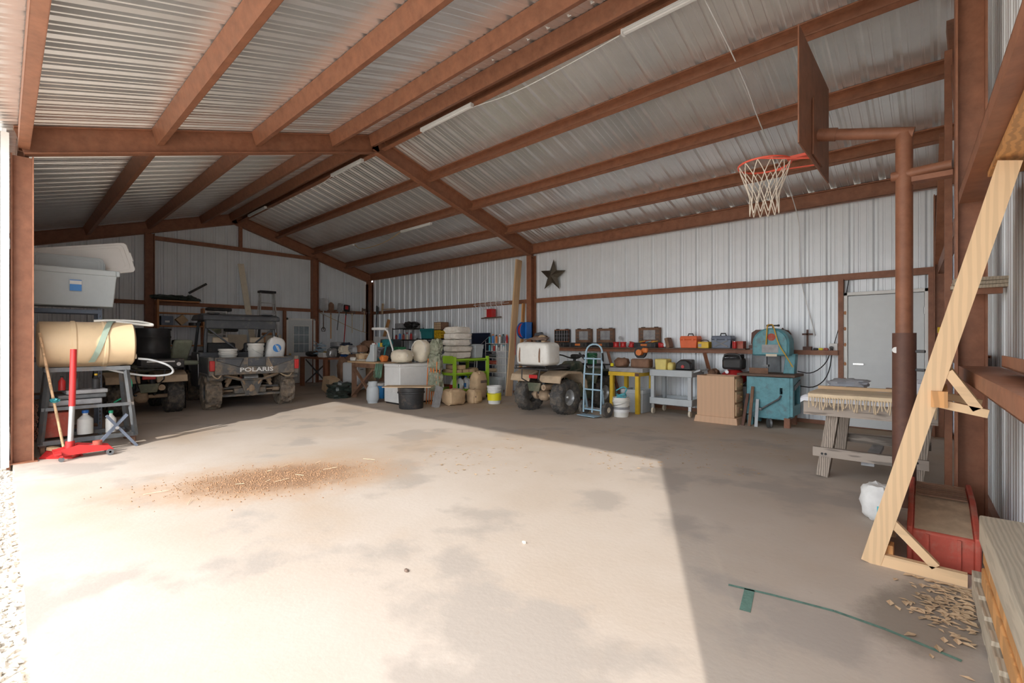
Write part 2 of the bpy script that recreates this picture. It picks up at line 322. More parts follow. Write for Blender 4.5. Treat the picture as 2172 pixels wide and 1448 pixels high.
for X in(X1,X2,X3):
    for y0,y1 in((YF-.02,YR),(YB+.02,YR)):
        u=nrm((y0+YR)/2); o=u*.155
        p0=Vector((X,y0,roofz(y0)))-o; p1=Vector((X,YR,roofz(YR)))-o+Vector((0,0,0))
        obj('rafter',ibeam(B(),p0,p1,.30,.13,u),'rust',ceil)
# back wall
wb=struct('wall_back',B().bx(X1,.2,9.06,9.1,0,.06),'rust')
xs=X1
k=0
while xs<.15:
    x1=min(xs+.9144,.2)
    obj('siding_panel',panel(xs,x1,lambda u,h:(u,9.11+h,.0),lambda u,h:(u,9.11+h,3.72)),'wallmetal',wb); xs+=.9144
for X in(X1+.02,X2):
    obj('column',ibeam(B(),(X,8.98,0),(X,8.98,3.5),.2,.15,(0,1,0)),'rust',wb)
for xa,xb in((X1+.1,X2-.08),(X2+.08,-.05)): obj('girt',cchan(B(),(xa,9.02,2.37),(xb,9.02,2.37),.1,.06,(0,0,1),(0,1,0)),'rust',wb)
obj('shelf_rail',cchan(B(),(-7.15,8.92,1.17),(-1.22,8.92,1.17),.075,.16,(0,0,1),(0,1,0),lip=.01),'rust',wb)
obj('shelf_board',B().bx(-7.15,-2.55,8.80,9.08,1.208,1.225),'darkwood',wb)
for x in(-5.35,-3.28): obj('shelf_brace',B().beam((x,8.88,1.14),(x+.18,9.06,.2),.05,.05),'rust',wb)
for xx in(-1.19,-.12): obj('door_post',ibeam(B(),(xx,9.02,0),(xx,9.02,2.34),.1,.07,(0,1,0)),'rust',wb)
# end gable wall
wl=struct('wall_left',B().bx(X1-.1,X1-.06,YF,YB,0,.06),'rust')
def gable(x,y0,y1,par,sgn,zb=0):
    obj('siding_panel',panel(y0,y1,lambda u,h:(x+sgn*h,u,zb),lambda u,h:(x+sgn*h,u,roofz(u)-.01)),'wallmetal',par)
y=.05
while y<9.1: gable(X1-.12,y,min(y+.9144,9.12),wl,-1); y+=.9144
for yy,zt in((.14,3.4),(2.6,4.17),(6.97,4.1),(8.98,3.4)): obj('column',ibeam(B(),(X1,yy,0),(X1,yy,zt),.2,.17,(0,1,0) ),'rust',wl)
obj('cross_beam',B().bx(X1-.06,X1+.04,2.68,6.9,4.02,4.12),'rust',wl)
obj('king_post',B().bx(X1-.05,X1+.03,4.71,4.8,4.12,4.75),'rust',wl)
for ya,yb in((.22,2.52),(2.68,6.89),(7.05,8.9)): obj('girt',cchan(B(),(X1-.03,ya,2.37),(X1-.03,yb,2.37),.1,.06,(0,0,1),(-1,0,0)),'rust',wl)
obj('door_post',B().bx(X1-.05,X1+.04,5.97,6.05,0,2.32),'rust',wl)
# front clad bay
wf=struct('wall_front',B().bx(X1,X2+.1,.03,.06,-.05,.05),'rust')
xs=X1
while xs<X2+.05:
    obj('siding_panel',panel(xs,min(xs+.9144,X2+.12),lambda u,h:(u,.03-h,-.02),lambda u,h:(u,.03-h,3.66)),'wallmetal',wf); xs+=.9144
obj('corner_trim',B().bx(X2+.07,X2+.125,-.02,.05,-.02,3.62).bx(X2+.02,X2+.125,-.03,-.015,-.02,3.62),'trimw',wf)
obj('column',ibeam(B(),(X2,.15,0),(X2,.15,3.42),.18,.16,(0,1,0)),'rust',wf)
obj('base_plate',B().bx(X2-.11,X2+.11,.05,.27,0,.012),'rust',wf)
# near gable wall (slightly out of square)
wr=struct('wall_right',B().bx(-.04,.0,YF,YB,0,.06),'rust'); wr.location=(.505,0,0); wr.rotation_euler=(0,0,math.atan(.04))
y=.1
while y<9.1:
    y1=min(y+.9144,9.12)
    obj('siding_panel',panel(y,y1,lambda u,h:(h,u,-.01),lambda u,h:(h,u,roofz(u)-.02)),'wallmetal',wr); y+=.9144
for yy,zt in((.18,3.42),(4.87,4.72),(8.97,3.42)): obj('column',ibeam(B(),(-.16,yy,0),(-.16,yy,zt),.17,.14,(1,0,0)),'rust',wr)
obj('girt',cchan(B(),(-.2,5.0,2.37),(-.2,8.85,2.37),.15,.06,(0,0,1),(1,0,0)),'rust',wr)
obj('girt',cchan(B(),(-.13,.3,2.36),(-.13,4.76,2.36),.2,.08,(1,0,0),(0,0,1)),'rust',wr)
obj('girt',cchan(B(),(-.13,.3,1.17),(-.13,4.76,1.17),.2,.08,(1,0,0),(0,0,-1)),'rust',wr)
obj('girt',cchan(B(),(-.1,5.0,1.17),(-.1,8.85,1.17),.15,.06,(0,0,1),(1,0,0)),'rust',wr)
obj('knee_brace',B().beam((-.18,5.0,3.0),(-.18,6.3,4.45),.1,.1,(1,0,0)),'rust',wr)
obj('knee_brace',B().beam((-.2,8.8,2.45),(-.2,7.4,3.75),.08,.08,(1,0,0)),'rust',wr)
obj('angle_post',B().bx(-.27,-.22,5.62,5.67,0,3.9),'rust',wr)
# doors
def lite_door():
    d=struct('door_1',B().bx(X1+.0,X1+.045,6.09,6.93,.02,2.03),'doorwhite')
    f=obj('door_frame',B().bx(X1-.02,X1+.06,6.05,6.10,0,2.09).bx(X1-.02,X1+.06,6.92,6.97,0,2.09).bx(X1-.02,X1+.06,6.05,6.97,2.03,2.09),'trimw',d)
    obj('window_surround',B().bx(X1+.03,X1+.06,6.25,6.77,.98,1.86),'trimw',d)
    for i in range(3):
        for j in range(3): obj('pane',B().bx(X1+.058,X1+.066,6.275+i*.162,6.275+i*.162+.148,1.0+j*.284,1.0+j*.284+.27),'glass',d)
    obj('lower_panel',B().bx(X1+.04,X1+.055,6.22,6.48,.2,.8).bx(X1+.04,X1+.055,6.54,6.8,.2,.8),'doorwhite',d)
    obj('knob',B().lathe([(.0,0),(.03,.005),(.015,.02),(.03,.045),(.0,.065)],12,(X1+.045,6.15,.95),'X'),'brass',d)
lite_door()
d=struct('door_2',B().bx(-1.10,-.2,9.02,9.065,.02,2.06),'doorwhite')
obj('door_frame',B().bx(-1.155,-1.105,8.99,9.08,0,2.12).bx(-.195,-.15,8.99,9.08,0,2.12).bx(-1.155,-.15,8.99,9.08,2.07,2.12),'trimw',d,.004)
obj('door_handle',B().lathe([(0,0),(.032,.004),(.03,.012),(.012,.02),(.012,.05),(0,.055)],14,(-1.02,9.02,1.0),'Y',lambda i,j:0).beam((-1.03,8.968,1.0),(-.9,8.968,1.0),.018,.02),'chrome',d)
for z in(.3,1.75): obj('hinge',B().cyl((-.197,9.01,z),(-.197,9.01,z+.1),.009),'steel',d)
b=B(); random.seed(5)
for z in(.35,.75,1.0,1.3,1.55,1.8): b.blob((-1.135,8.988,z),(.03,.008,.05),.8,.5,3,z)
obj('rust_stain',b,'cedar',d)
# roof lights & wiring
def strip(name,x,y,zoff,lab):
    z=roofz(y)-zoff
    t=thing(name,lab,'ceiling light',(x,y,z),0,'strip lights under the roof')
    obj('housing',B().bx(-.6,.6,-.034,.034,-.01,.02),'white',t,.002); obj('diffuser',B().bx(-.59,.59,-.025,.025,-.035,-.01),'tubewhite',t,.008)
    for s in(-1,1): obj('end_cap',B().bx(s*.6-.012,s*.6+.012,-.032,.032,-.037,.022),'white',t)
    return t
for px,py,y,zo,l in((1432,56,4.70,.25,'white LED strip light on the ridge purlin, nearest the basketball goal'),(945,261,4.66,.25,'white LED strip light on the ridge purlin just past the middle frame'),(735,398,4.66,.25,'white LED strip light on the ridge purlin of the far bay, midway'),(545,457,4.62,.25,'white LED strip light on the ridge purlin close to the end gable wall'),(882,491,6.9,.24,'white LED strip light under a back-slope purlin with a yellow cord'),(728,531,6.9,.24,'white LED strip light under a back-slope purlin nearest the shovels')):
    d_=ray(px,py); t_=y/d_.y; strip('strip_light',d_.x*t_,y,zo,l)
def cord(lab,pts,m,r=.006,sm=2,cat='cord'): return one(cat.replace(' ','_'),lab,cat,B().tube(pts,r,5,sm=sm),m)
zr=roofz(4.7)-.27
cord('thin white cord between the two nearest ridge lights',[(-2.68,4.7,zr),(-3.4,4.66,zr-.08),(-4.3,4.66,zr-.1),(-5.05,4.68,zr)],'white')
cord('yellow cord hanging between the two back-slope strip lights',[(-10.2,6.9,roofz(6.9)-.24),(-10.9,6.9,roofz(6.9)-.42),(-12.2,6.9,roofz(6.9)-.45),(-12.57,6.92,roofz(6.9)-.24)],'cordy')
cord('thin white cord between the far ridge lights',[(-9.42,4.65,zr),(-10.2,4.62,zr-.12),(-12.0,4.6,zr-.12),(-12.91,4.62,zr)],'white')
x=-1.75
cord('long white wire running down the roof and wall to the outlet by the door',[(x-.1,4.75,roofz(4.75)-.03),(x+.02,5.9,roofz(5.9)-.22),(x-.04,6.9,roofz(6.9)-.22),(x,8.0,roofz(8)-.22),(x,8.95,3.35),(x-.02,9.05,3.0),(x-.02,9.07,2.4),(x+.12,9.07,1.8),(x+.2,9.07,1.45)],'white',.007)
# ================= vehicles
def tire(R,W,rr,kind,n=72):
    h=W/2
    pr=[(rr,-h*.72),(rr+.02,-h*.86),(R*.80,-h*1.0),(R*.90,-h*.98),(R*.955,-h*.88),(R*.965,-h*.6),(R*.97,-h*.3),(R*.972,0),(R*.97,h*.3),(R*.965,h*.6),(R*.955,h*.88),(R*.90,h*.98),(R*.80,h*1.0),(rr+.02,h*.86),(rr,h*.72)]
    c=7
    def fn(i,j):
        if j<3 or j>11: return 0
        a=abs(j-c); k=.03 if a<=3 else .02
        if kind=='v': return k if (i+ a*1.5*(1 if j>c else 1))%6<3 else 0
        return k if ((i+(3 if j%2 else 0)))%6<3 else 0
    b=B().lathe(pr,n,(0,0,0),'Y',fn); b.f=b.f[:-2] ; b.lathe([(rr,-h*.72),(rr,h*.72)],n,(0,0,0),'Y'); b.f=b.f[:-2]
    return b
def rimb(rr,W,dish=.4):
    h=W/2
    return B().lathe([(0,h*dish+.03),(.03,h*dish+.03),(.05,h*dish),(rr*.55,h*dish-.005),(rr*.7,h*dish-.03),(rr*.9,h*dish-.01),(rr+.004,h*.74),(rr+.012,h*.74),(rr-.004,h*.4),(rr*.6,-h*.1),(0,-h*.1)],24,(0,0,0),'Y')
def mkwheels(par,axles,R,W,rr,kind,tm,rm):
    tme=mesh('wheel',tire(R,W,rr,kind),tm,30); rme=mesh('rim',rimb(rr,W),rm)
    for x,y in axles:
        o=obj('wheel',tme,None,par,loc=(x,y,R*.985),rot=(0,random.random()*.5,0 if y>0 else PI)); obj('rim',rme,None,o)
def utv(loc,rz):
    t=thing('utility_vehicle','muddy charcoal side-by-side utility vehicle with a cargo bed and hard roof','utility vehicle',loc,rz)
    mkwheels(t,[(0,.68),(0,-.68),(2.06,.66),(2.06,-.66)],.345,.29,.17,'v','rubberd','blackp')
    obj('chassis',B().bx(-.15,2.4,-.3,.3,.28,.40).bx(.35,1.75,-.66,.66,.27,.36),'utvm',t,.02)
    bd=obj('cargo_bed',B().bx(-.56,.55,-.76,.76,.70,.76).bx(-.5,.55,-.80,-.74,.70,1.04).bx(-.5,.55,.74,.80,.70,1.04).bx(.49,.55,-.8,.8,.70,1.12),'utv',t,.012)
    tg=obj('tailgate',B().bx(-.60,-.54,-.72,.72,.70,1.04),'utvm',t,.015)
    b=B()
    for s in(-1,1): b.add([(-.602,s*.3,.84),(-.602,s*.7,.98),(-.602,s*.7,1.02),(-.602,s*.22,1.02),(-.625,s*.32,.855),(-.625,s*.68,.97),(-.625,s*.68,1.01),(-.625,s*.26,1.01)],[(0,1,5,4),(1,2,6,5),(2,3,7,6),(3,0,4,7),(4,5,6,7)])
    b.bx(-.625,-.6,-.16,.16,.86,1.02); obj('raised_panel',b,'utv',tg,.01)
    letters('POLARIS',.115,'white',tg,(-.604,0,.79),(PI/2,0,-PI/2),sx=1.4)
    for s in(-1,1):
        obj('tail_light',B().bx(-.61,-.5,s*.765-.045,s*.765+.045,.78,.98),'red',t,.015)
        obj('bed_corner',B().bx(-.57,-.44,s*.77-.05,s*.77+.05,.68,1.05),'utvm',t,.02)
        # rear fender + side panel + door
        obj('rear_fender',B().prism([(-.5,.62),(-.42,.72),(.42,.72),(.55,.45),(.47,.45),(.36,.66),(-.36,.66),(-.45,.58)],'Y',s*.56,s*.82),'utvm',t,.01)
        obj('door',B().prism([(.62,.38),(.6,1.0),(.75,1.12),(1.55,1.12),(1.72,.9),(1.72,.45),(1.6,.36)],'Y',s*.70,s*.77),'utv',t,.015)
        obj('door_stripe',B().tube([(.66,s*.78,.45),(.66,s*.785,.95),(.76,s*.785,1.08)],.012,6,sm=1),'white',t)
        obj('front_fender',B().prism([(1.62,.7),(1.75,.95),(2.4,.95),(2.58,.7),(2.5,.66),(2.36,.82),(1.82,.82),(1.7,.64)],'Y',s*.5,s*.80),'utv',t,.015)
        obj('roll_cage_post',B().tube([(.6,s*.68,.72),(.58,s*.68,1.3),(.66,s*.64,1.80)],.035,8,sm=1),'utv',t)
        obj('roll_cage_post',B().tube([(2.0,s*.66,.95),(1.6,s*.63,1.80)],.03,8),'utv',t)
        obj('roll_cage_rail',B().tube([(.66,s*.64,1.80),(1.6,s*.62,1.82)],.032,8),'utv',t)
        obj('brace',B().beam((.6,s*.62,1.62),(.56,s*.06,1.14),.03,.055,(1,0,0)),'utv',t)
        obj('shock_absorber',B().cyl((-.02,s*.42,.42),(.05,s*.26,.82),.035).cyl((-.01,s*.40,.5),(.04,s*.29,.74),.055,n=10),'mud',t)
        for z0,z1 in((.27,.25),(.42,.40)):
            for xx in(-.12,.14): obj('suspension_arm',B().cyl((xx*.6,s*.16,z0),(xx,s*.54,z1),.02,n=8),'utvm',t)
        obj('half_shaft',B().cyl((0,s*.1,.34),(0,s*.6,.34),.022,n=8).cyl((0,s*.46,.34),(0,s*.58,.34),.05,n=10),'mud',t)
        obj('muffler_bracket',B().tube([(-.25,s*.5,.68),(-.28,s*.2,.60),(-.2,s*.12,.48),(-.12,s*.1,.3)],.022,6,sm=1),'mud',t)
        obj('seat_headrest',B().box((.82,s*.36,1.36),(.07,.3,.17)),'seatt',t,.03)
        obj('seat_back',B().box((.80,s*.36,1.1),(.12,.55,.45),ry=-.12),'blackp',t,.04)
    obj('differential',B().blob((-.08,0,.36),(.3,.24,.26),.7,.25,3,2).cyl((-.2,0,.36),(-.05,0,.36),.09,n=14),'mud',t)
    obj('rear_crossmember',B().tube([(-.25,-.5,.66),(-.28,-.25,.58),(-.28,.25,.58),(-.25,.5,.66)],.02,6).prism([(-.22,.6),(.22,.6),(.12,.28),(-.12,.28)],'X',-.22,-.2).beam((-.2,-.55,.26),(-.2,.55,.26),.04,.04),'utvm',t)
    obj('muffler',B().cyl((-.14,-.12,.60),(-.14,.14,.60),.09,n=14),'steel',t)
    obj('tow_strap',B().tube([(-.56,-.68,.7),(-.58,-.62,.62),(-.58,-.5,.66),(-.56,-.45,.7)],.012,5,sm=2),'fender',t); obj('tow_strap',B().tube([(-.56,.6,.72),(-.58,.66,.63),(-.58,.72,.66),(-.56,.76,.72)],.012,5,sm=2),'fender',t)
    obj('roof',B().prism([(.42,1.80),(.45,1.9),(.7,1.945),(1.6,1.94),(1.85,1.86),(1.83,1.82)],'Y',-.74,.74),'utv',t,.03)
    obj('roof_rib',B().bx(.55,1.7,-.62,-.42,1.935,1.96),'utv',t,.01); obj('roof_rib',B().bx(.55,1.7,.42,.62,1.935,1.96),'utv',t,.01)
    obj('rear_header',B().bx(.52,.6,-.68,.68,1.62,1.82),'utv',t,.02)
    obj('mirror',B().blob((1.55,0,1.62),(.06,.3,.09),.5),'black',t)
    obj('bench_seat',B().bx(.72,1.2,-.64,.64,.7,.86),'blackp',t,.04)
    obj('dashboard',B().prism([(1.6,.7),(1.55,1.05),(1.75,1.15),(1.9,1.0),(1.9,.7)],'Y',-.62,.62),'blackp',t,.02)
    obj('steering_wheel',B().lathe([(.17,0),(.185,.012),(.17,.024),(.155,.012),(.17,0)],20,(1.45,-.35,1.05),'X'),'black',t)
    obj('hood',B().prism([(1.8,.55),(1.85,1.02),(2.2,.98),(2.55,.82),(2.6,.5)],'Y',-.52,.52),'utv',t,.04)
    obj('front_bumper',B().tube([(2.6,-.4,.45),(2.72,-.35,.7),(2.72,.35,.7),(2.6,.4,.45)],.025,8),'blackp',t)
    return t
UC=Vector((-10.72,3.50,0))
utv(UC,PI-.08)
def pail(lab,loc,h=.37,r=.145,m='whitep',lid=True,group=None,lm=None,extra=None,bail=True):
    t=thing('bucket',lab,'bucket',loc,random.random()*6,group)
    obj('body',B().lathe([(0,0),(r*.86,0),(r*.88,.01),(r*.96,h*.72),(r*1.0,h*.74),(r*1.06,h*.745),(r*1.06,h*.76),(r*.98,h*.77),(r*1.06,h*.83),(r*1.06,h*.845),(r*.98,h*.85),(r*1.0,h-.01)]+([] if lid else [(r*.96,h-.01),(r*.86,.03),(0,.03)]),24),m,t)
    if lid: obj('lid',B().lathe([(0,h-.015),(r*.9,h-.015),(r*.95,h+.006),(r*1.07,h+.006),(r*1.09,h-.03),(r*1.04,h-.035)],24),lm or m,t)
    if bail: obj('bail',B().tube([(r*1.07*math.cos(a),r*.35*math.sin(a)*0+r*1.09*math.sin(a),h*.8-abs(math.sin(a))*h*.22) for a in [PI*i/10 for i in range(11)]],.004,5),'steel',t)
    if extra: extra(t,h,r)
    return t
pail('short white lidded pail in the vehicle bed, beside the taller pail',UC+Vector((.1,-.42,.765)),.43,.16,group='pails in the cargo bed')
pail('tall white lidded pail in the middle of the vehicle bed',UC+Vector((.1,.1,.765)),.54,.15,group='pails in the cargo bed')
t=thing('feed_bag','white feed bag with a blue round emblem slumped in the vehicle bed','bag',UC+Vector((.1,.48,.77)),0)
obj('sack',B().blob((0,0,.36),(.24,.36,.62),.55,.10,3,4,ry=-.1,rx=-.2).flat(),'bagw',t)
obj('emblem',B().lathe([(0,0),(.085,0),(.085,.006),(0,.006)],24,(-.0,0,0),'X'),'label_b',t,loc=(.125,-.0,.44),rot=(-.2,-.1,0))
obj('emblem_stroke',B().box((.008,.0,.0),(.006,.02,.15),rx=.6).box((.008,.03,.0),(.006,.018,.12),rx=.6),'white',t,loc=(.125,-.0,.44),rot=(-.2,-.1,0))
def atv(name,lab,loc,rz,body,tank=False):
    t=thing(name,lab,'ATV',loc,rz)
    mkwheels(t,[(0,.44),(0,-.44),(1.26,.43),(1.26,-.43)],.315,.27,.15,'k','rubber','steel')
    obj('frame',B().tube([(-.1,-.14,.36),(.5,-.16,.25),(1.1,-.14,.3),(1.5,-.12,.5)],.02,6).tube([(-.1,.14,.36),(.5,.16,.25),(1.1,.14,.3),(1.5,.12,.5)],.02,6),'blackp',t)
    obj('rear_axle',B().cyl((0,-.36,.315),(0,.36,.315),.035,n=10).blob((0,.05,.315),(.24,.22,.22),.8,.1).cyl((0,.2,.315),(0,.28,.315),.09,n=14),'mud',t)
    obj('front_axle',B().cyl((1.26,-.36,.315),(1.26,.36,.315),.03,n=8).blob((1.26,0,.34),(.2,.2,.2),.8),'blackp',t)
    for s in(-1,1):
        obj('shock_absorber',B().cyl((.05,s*.16,.38),(.16,s*.14,.66),.03,n=8).cyl((.07,s*.157,.45),(.14,s*.144,.62),.045,n=8),'dsteel',t)
        obj('rear_fender',B().prism([(-.40,.60),(-.36,.72),(-.12,.80),(.30,.78),(.48,.6),(.52,.45),(.48,.45),(.43,.58),(.27,.735),(-.12,.755),(-.33,.68),(-.37,.59)],'Y',s*.12,s*.60),'fender',t,.012)
        obj('front_fender',B().prism([(.80,.52),(.86,.68),(1.1,.80),(1.45,.78),(1.62,.62),(1.59,.6),(1.43,.735),(1.1,.755),(.9,.65),(.84,.52)],'Y',s*.14,s*.58),body,t,.012)
        obj('footwell',B().prism([(.36,.30),(.36,.52),(.44,.56),(.84,.56),(.9,.5),(.9,.27),(.6,.22)],'Y',s*.2,s*.5),body if tank else 'blackp',t,.02)
        obj('side_cover',B().prism([(.3,.45),(.4,.74),(.85,.8),(1.15,.72),(1.0,.45)],'Y',s*.15,s*.22),body,t,.02)
    obj('engine',B().blob((.55,0,.42),(.5,.3,.34),.5,.1,4,1),'dsteel',t)
    if tank: obj('seat',B().prism([(-.18,.78),(-.15,.87),(.1,.9),(.45,.86),(.62,.9),(.6,.78)],'Y',-.15,.15),'blackp',t,.04)
    else:
        obj('seat',B().prism([(.05,.76),(.0,.84),(.2,.9),(.5,.88),(.6,.78)],'Y',-.16,.16),'seat_g',t,.04)
    obj('tank_cover',B().prism([(.55,.70),(.56,.86),(.72,.95),(.98,.95),(1.12,.80),(1.1,.68)],'Y',-.15,.15),body,t,.05)
    obj('handlebar',B().tube([(.72,-.38,1.06),(.80,-.28,1.08),(.92,-.1,1.0),(.92,.1,1.0),(.80,.28,1.08),(.72,.38,1.06)],.014,8,sm=1).cyl((.9,0,.88),(.93,0,1.02),.03),'blackp',t)
    for s in(-1,1): obj('grip',B().cyl((.69,s*.42,1.055),(.745,s*.33,1.075),.02),'black',t)
    obj('instrument_pod',B().blob((.95,0,1.04),(.14,.2,.1),.6),'black',t)
    # racks
    for nm,xa,xb,z in(('rear_rack',-.48,.10,.84),('front_rack',1.12,1.66,.86)):
        b=B().tube([(xa,-.4,z),(xb,-.4,z),(xb,.4,z),(xa,.4,z)],.013,6,closed=True)
        for k in range(5): y=-.32+.16*k; b.cyl((xa,y,z),(xb,y,z),.009,n=6)
        if nm=='rear_rack':
            b.tube([(xa,-.36,z),(xa-.02,-.36,z+.06),(xa-.02,.36,z+.06),(xa,.36,z)],.011,6)
            for s in(-1,1): b.tube([(xa,s*.22,z),(xa-.03,s*.2,.66),(-.25,s*.12,.5)],.012,6)
        else:
            for s in(-1,1): b.cyl((1.2,s*.3,z),(1.2,s*.2,.7),.012,n=6)
            b.tube([(1.66,-.25,z),(1.78,-.22,.7),(1.74,-.15,.42),(1.74,.15,.42),(1.78,.22,.7),(1.66,.25,z)],.018,6)
        obj(nm,b,'blackp',t)
    obj('tail_panel',B().prism([(-.16,.58),(.16,.58),(.12,.42),(-.12,.42)],'X',-.40,-.36),'olive',t,.01)
    obj('tail_light',B().bx(-.43,-.40,-.1,.1,.66,.73),'red',t,.012)
    obj('exhaust',B().cyl((-.36,-.2,.5),(.1,-.2,.5),.055,n=12).cyl((-.375,-.2,.5),(-.36,-.2,.5),.025,n=10),'mud',t)
    return t
A1=atv('quad_bike','muddy dark green four-wheeler with a white spray tank on its rear rack',(-5.63,7.12,0),PI/2,'oliveg',True)
letters('HONDA',.07,'whitep',A1,(.72,-.222,.70),(PI/2,0,0),sx=1.2)
t=thing('spray_tank','white plastic spray tank with brown hold-down straps on the four-wheeler','tank',(-5.63,6.84,.91),0)
obj('tank_body',B().blob((0,0,.21),(.80,.44,.44),.34,.03,2,3,28,16),'whitep',t)
for s in(-.26,.22): obj('strap',B().tube([(s,-.225,.06),(s,-.232,.2),(s,-.19,.39),(s,0,.445),(s,.19,.39),(s,.23,.2),(s,.22,0)],.014,5,sm=1),'brownw',t)
obj('filler_cap',B().cyl((0,.02,.42),(0,.02,.47),.055,n=18),'blackp',t)
t=one('coiled_hose','muddy coiled spray hose and wand heaped on the white spray tank','hose',B().tube([(.16*math.cos(a*.9)*(1+.02*a),.13*math.sin(a*.9),.03+.002*a) for a in range(24)],.012,6,sm=1).tube([(-.3,-.1,.03),(0,-.13,.08),(.25,-.1,.04)],.012,6),'darkwood',(-5.6,6.85,1.345))
pail('dark green pail on the front rack of the muddy four-wheeler',(-5.5,8.5,.875),.24,.11,'green',False)
A2=atv('quad_bike','olive camouflage four-wheeler with a black bait drum behind the tan barrel',(-11.0,1.80,0),PI,'olive')
t=thing('black_drum','large black plastic drum standing on the camouflage four-wheeler','drum',(-11.2,1.95,.91),0)
obj('body',B().lathe([(0,0),(.27,0),(.29,.02),(.29,.2),(.30,.215),(.30,.235),(.29,.25),(.29,.5),(.3,.515),(.3,.535),(.29,.55),(.285,.66),(.0,.66)],28),'black',t)
obj('lid_ring',B().lathe([(.28,.655),(.305,.655),(.305,.69),(.28,.69),(.28,.655)],28),'black',t)
b=B().bx(-.17,.17,-.33,.33,0,.17); t=thing('battery_box','black spreader motor box with a white printed line on the camouflage four-wheeler','box',(-10.72,2.0,.86),0)
obj('case',b,'blackp',t,.015); obj('printed_stripe',B().bx(.1705,.173,-.24,.18,.11,.135),'label_w',t); obj('round_badge',B().cyl((.17,.24,.07),(.174,.24,.07),.035,n=14),'label_w',t)
t=thing('tractor_seat','tilted olive camouflage pedestal seat behind the camouflage four-wheeler','seat',(-11.35,2.5,.0),.3)
obj('post',B().cyl((0,0,.0),(0,0,.88),.03),'blackp',t); obj('cushion',B().box((.02,0,.92),(.36,.38,.09)),'seat_g',t,.04); obj('backrest',B().box((-.16,.02,1.16),(.09,.36,.5),ry=.5),'seat_g',t,.04)
one('grey_storage_box','rough grey box behind the camouflage four-wheeler\'s seat','box',B().bx(-.22,.22,-.18,.18,0,.42),'dsteel',(-13.75,2.95,.585),.1,bev=.02)
t=thing('tool_chest','long black storage chest with a red latch strip under the wall cabinet','chest',(-13.9,2.7,0),0)
obj('body',B().bx(-.35,.35,-.75,.75,0,.5),'black',t,.02); obj('lid',B().bx(-.36,.36,-.76,.76,.5,.58),'black',t,.02); obj('latch',B().bx(.35,.37,.1,.5,.43,.52),'redd',t)
# ================= left cluster by the open column
t=thing('steel_shelving','blue-grey boltless steel shelving unit with slotted posts by the front wall','shelving',(-9.22,.62,0),0)
for y in(-.38,.36):
    for x in(-.22,.22):
        sy=1 if y<0 else -1
        b=B().bx(x,x-math.copysign(.04,x),y-.002,y+.002,0,1.83); Y=lambda q:y+sy*q
        if x<0: b.bx(x-.002,x+.002,y,Y(.045),0,1.83)
        else:      # slotted flange: two strips with rungs between the open slots
            for q0,q1 in((0,.016),(.028,.045)): b.bx(x-.002,x+.002,min(Y(q0),Y(q1)),max(Y(q0),Y(q1)),0,1.83)
            for k in range(34): b.bx(x-.002,x+.002,min(Y(.016),Y(.028)),max(Y(.016),Y(.028)),max(0,.019+.055*(k-1)+.055),min(1.83,.046+.055*k))
        obj('post',b,'bluegrey',t)
for z in(.12,.62,1.12,1.80):
    s=obj('shelf_board',B().bx(-.21,.21,-.36,.34,z-.015,z),'brownw',t); obj('shelf_edge',B().bx(.205,.225,-.38,.36,z-.05,z+.005).bx(-.225,-.205,-.38,.36,z-.05,z+.005),'bluegrey',s)
def tote(lab,loc,sx,sy,h,m,rz=0,lidm=None,lid=False,name='storage_tote',group=None):
    t=thing(name,lab,'tote',loc,rz,group)
    b=B().frus(-sx*.43,sx*.43,-sy*.43,sy*.43,0,h-.06,sx*.04,sy*.04); b.f.pop(1)
    b.frus(-sx*.42,sx*.42,-sy*.42,sy*.42,.01,h-.06,sx*.04,sy*.04); b.f.pop(6)
    obj('bin',b,m,t,.012)
    r=B()
    for q in range(4):
        pass
    r.bx(-sx/2,sx/2,-sy/2,-sy/2+.04,h-.08,h).bx(-sx/2,sx/2,sy/2-.04,sy/2,h-.08,h).bx(-sx/2,-sx/2+.04,-sy/2+.04,sy/2-.04,h-.08,h).bx(sx/2-.04,sx/2,-sy/2+.04,sy/2-.04,h-.08,h)
    obj('rim',r,m,t,.01)
    if lid: obj('lid',B().frus(-sx/2-.01,sx/2+.01,-sy/2-.01,sy/2+.01,h,h+.025,-.02,-.02).bx(-sx*.36,sx*.36,-sy*.36,sy*.36,h+.02,h+.035),lidm or m,t,.01)
    return t
t=tote('large pale grey plastic tote with a blue sticker on top of the steel shelving',(-9.02,.64,1.84),.55,1.02,.52,'totegrey')
obj('sticker',B().bx(.258,.262,-.02,.1,.22,.37),'label_b',t,rot=(0,.06,0)); obj('sticker_header',B().bx(.262,.266,-.02,.1,.31,.36),'label_w',t,rot=(0,.06,0))
def rrect(sx,sy,r,n=5): return [(q[0]*(sx/2-r)+r*math.cos(q[2]+PI/2*k/n),q[1]*(sy/2-r)+r*math.sin(q[2]+PI/2*k/n)) for q in((1,1,0),(-1,1,PI/2),(-1,-1,PI),(1,-1,1.5*PI)) for k in range(n+1)]
def lidobj(lab,loc,ry,ip,sx,sy,m):
    t=tag(obj('tote_lid',B().prism(rrect(sx,sy,.06),'Z',0,.022),m,None,.008),lab,'tote lid'); t.location=loc
    t.rotation_euler=(Matrix.Rotation(ry,3,'Y')@Matrix.Rotation(ip,3,'Z')).to_euler()
    obj('raised_panel',B().prism(rrect(sx*.84,sy*.9,.05),'Z',.022,.032),m,t,.006); obj('inner_panel',B().prism(rrect(sx*.66,sy*.8,.04),'Z',.032,.038),m,t,.004)
    obj('latch_notch',B().bx(-.07,.07,sy/2-.012,sy/2+.012,-.004,.028),m,t,.006); return t
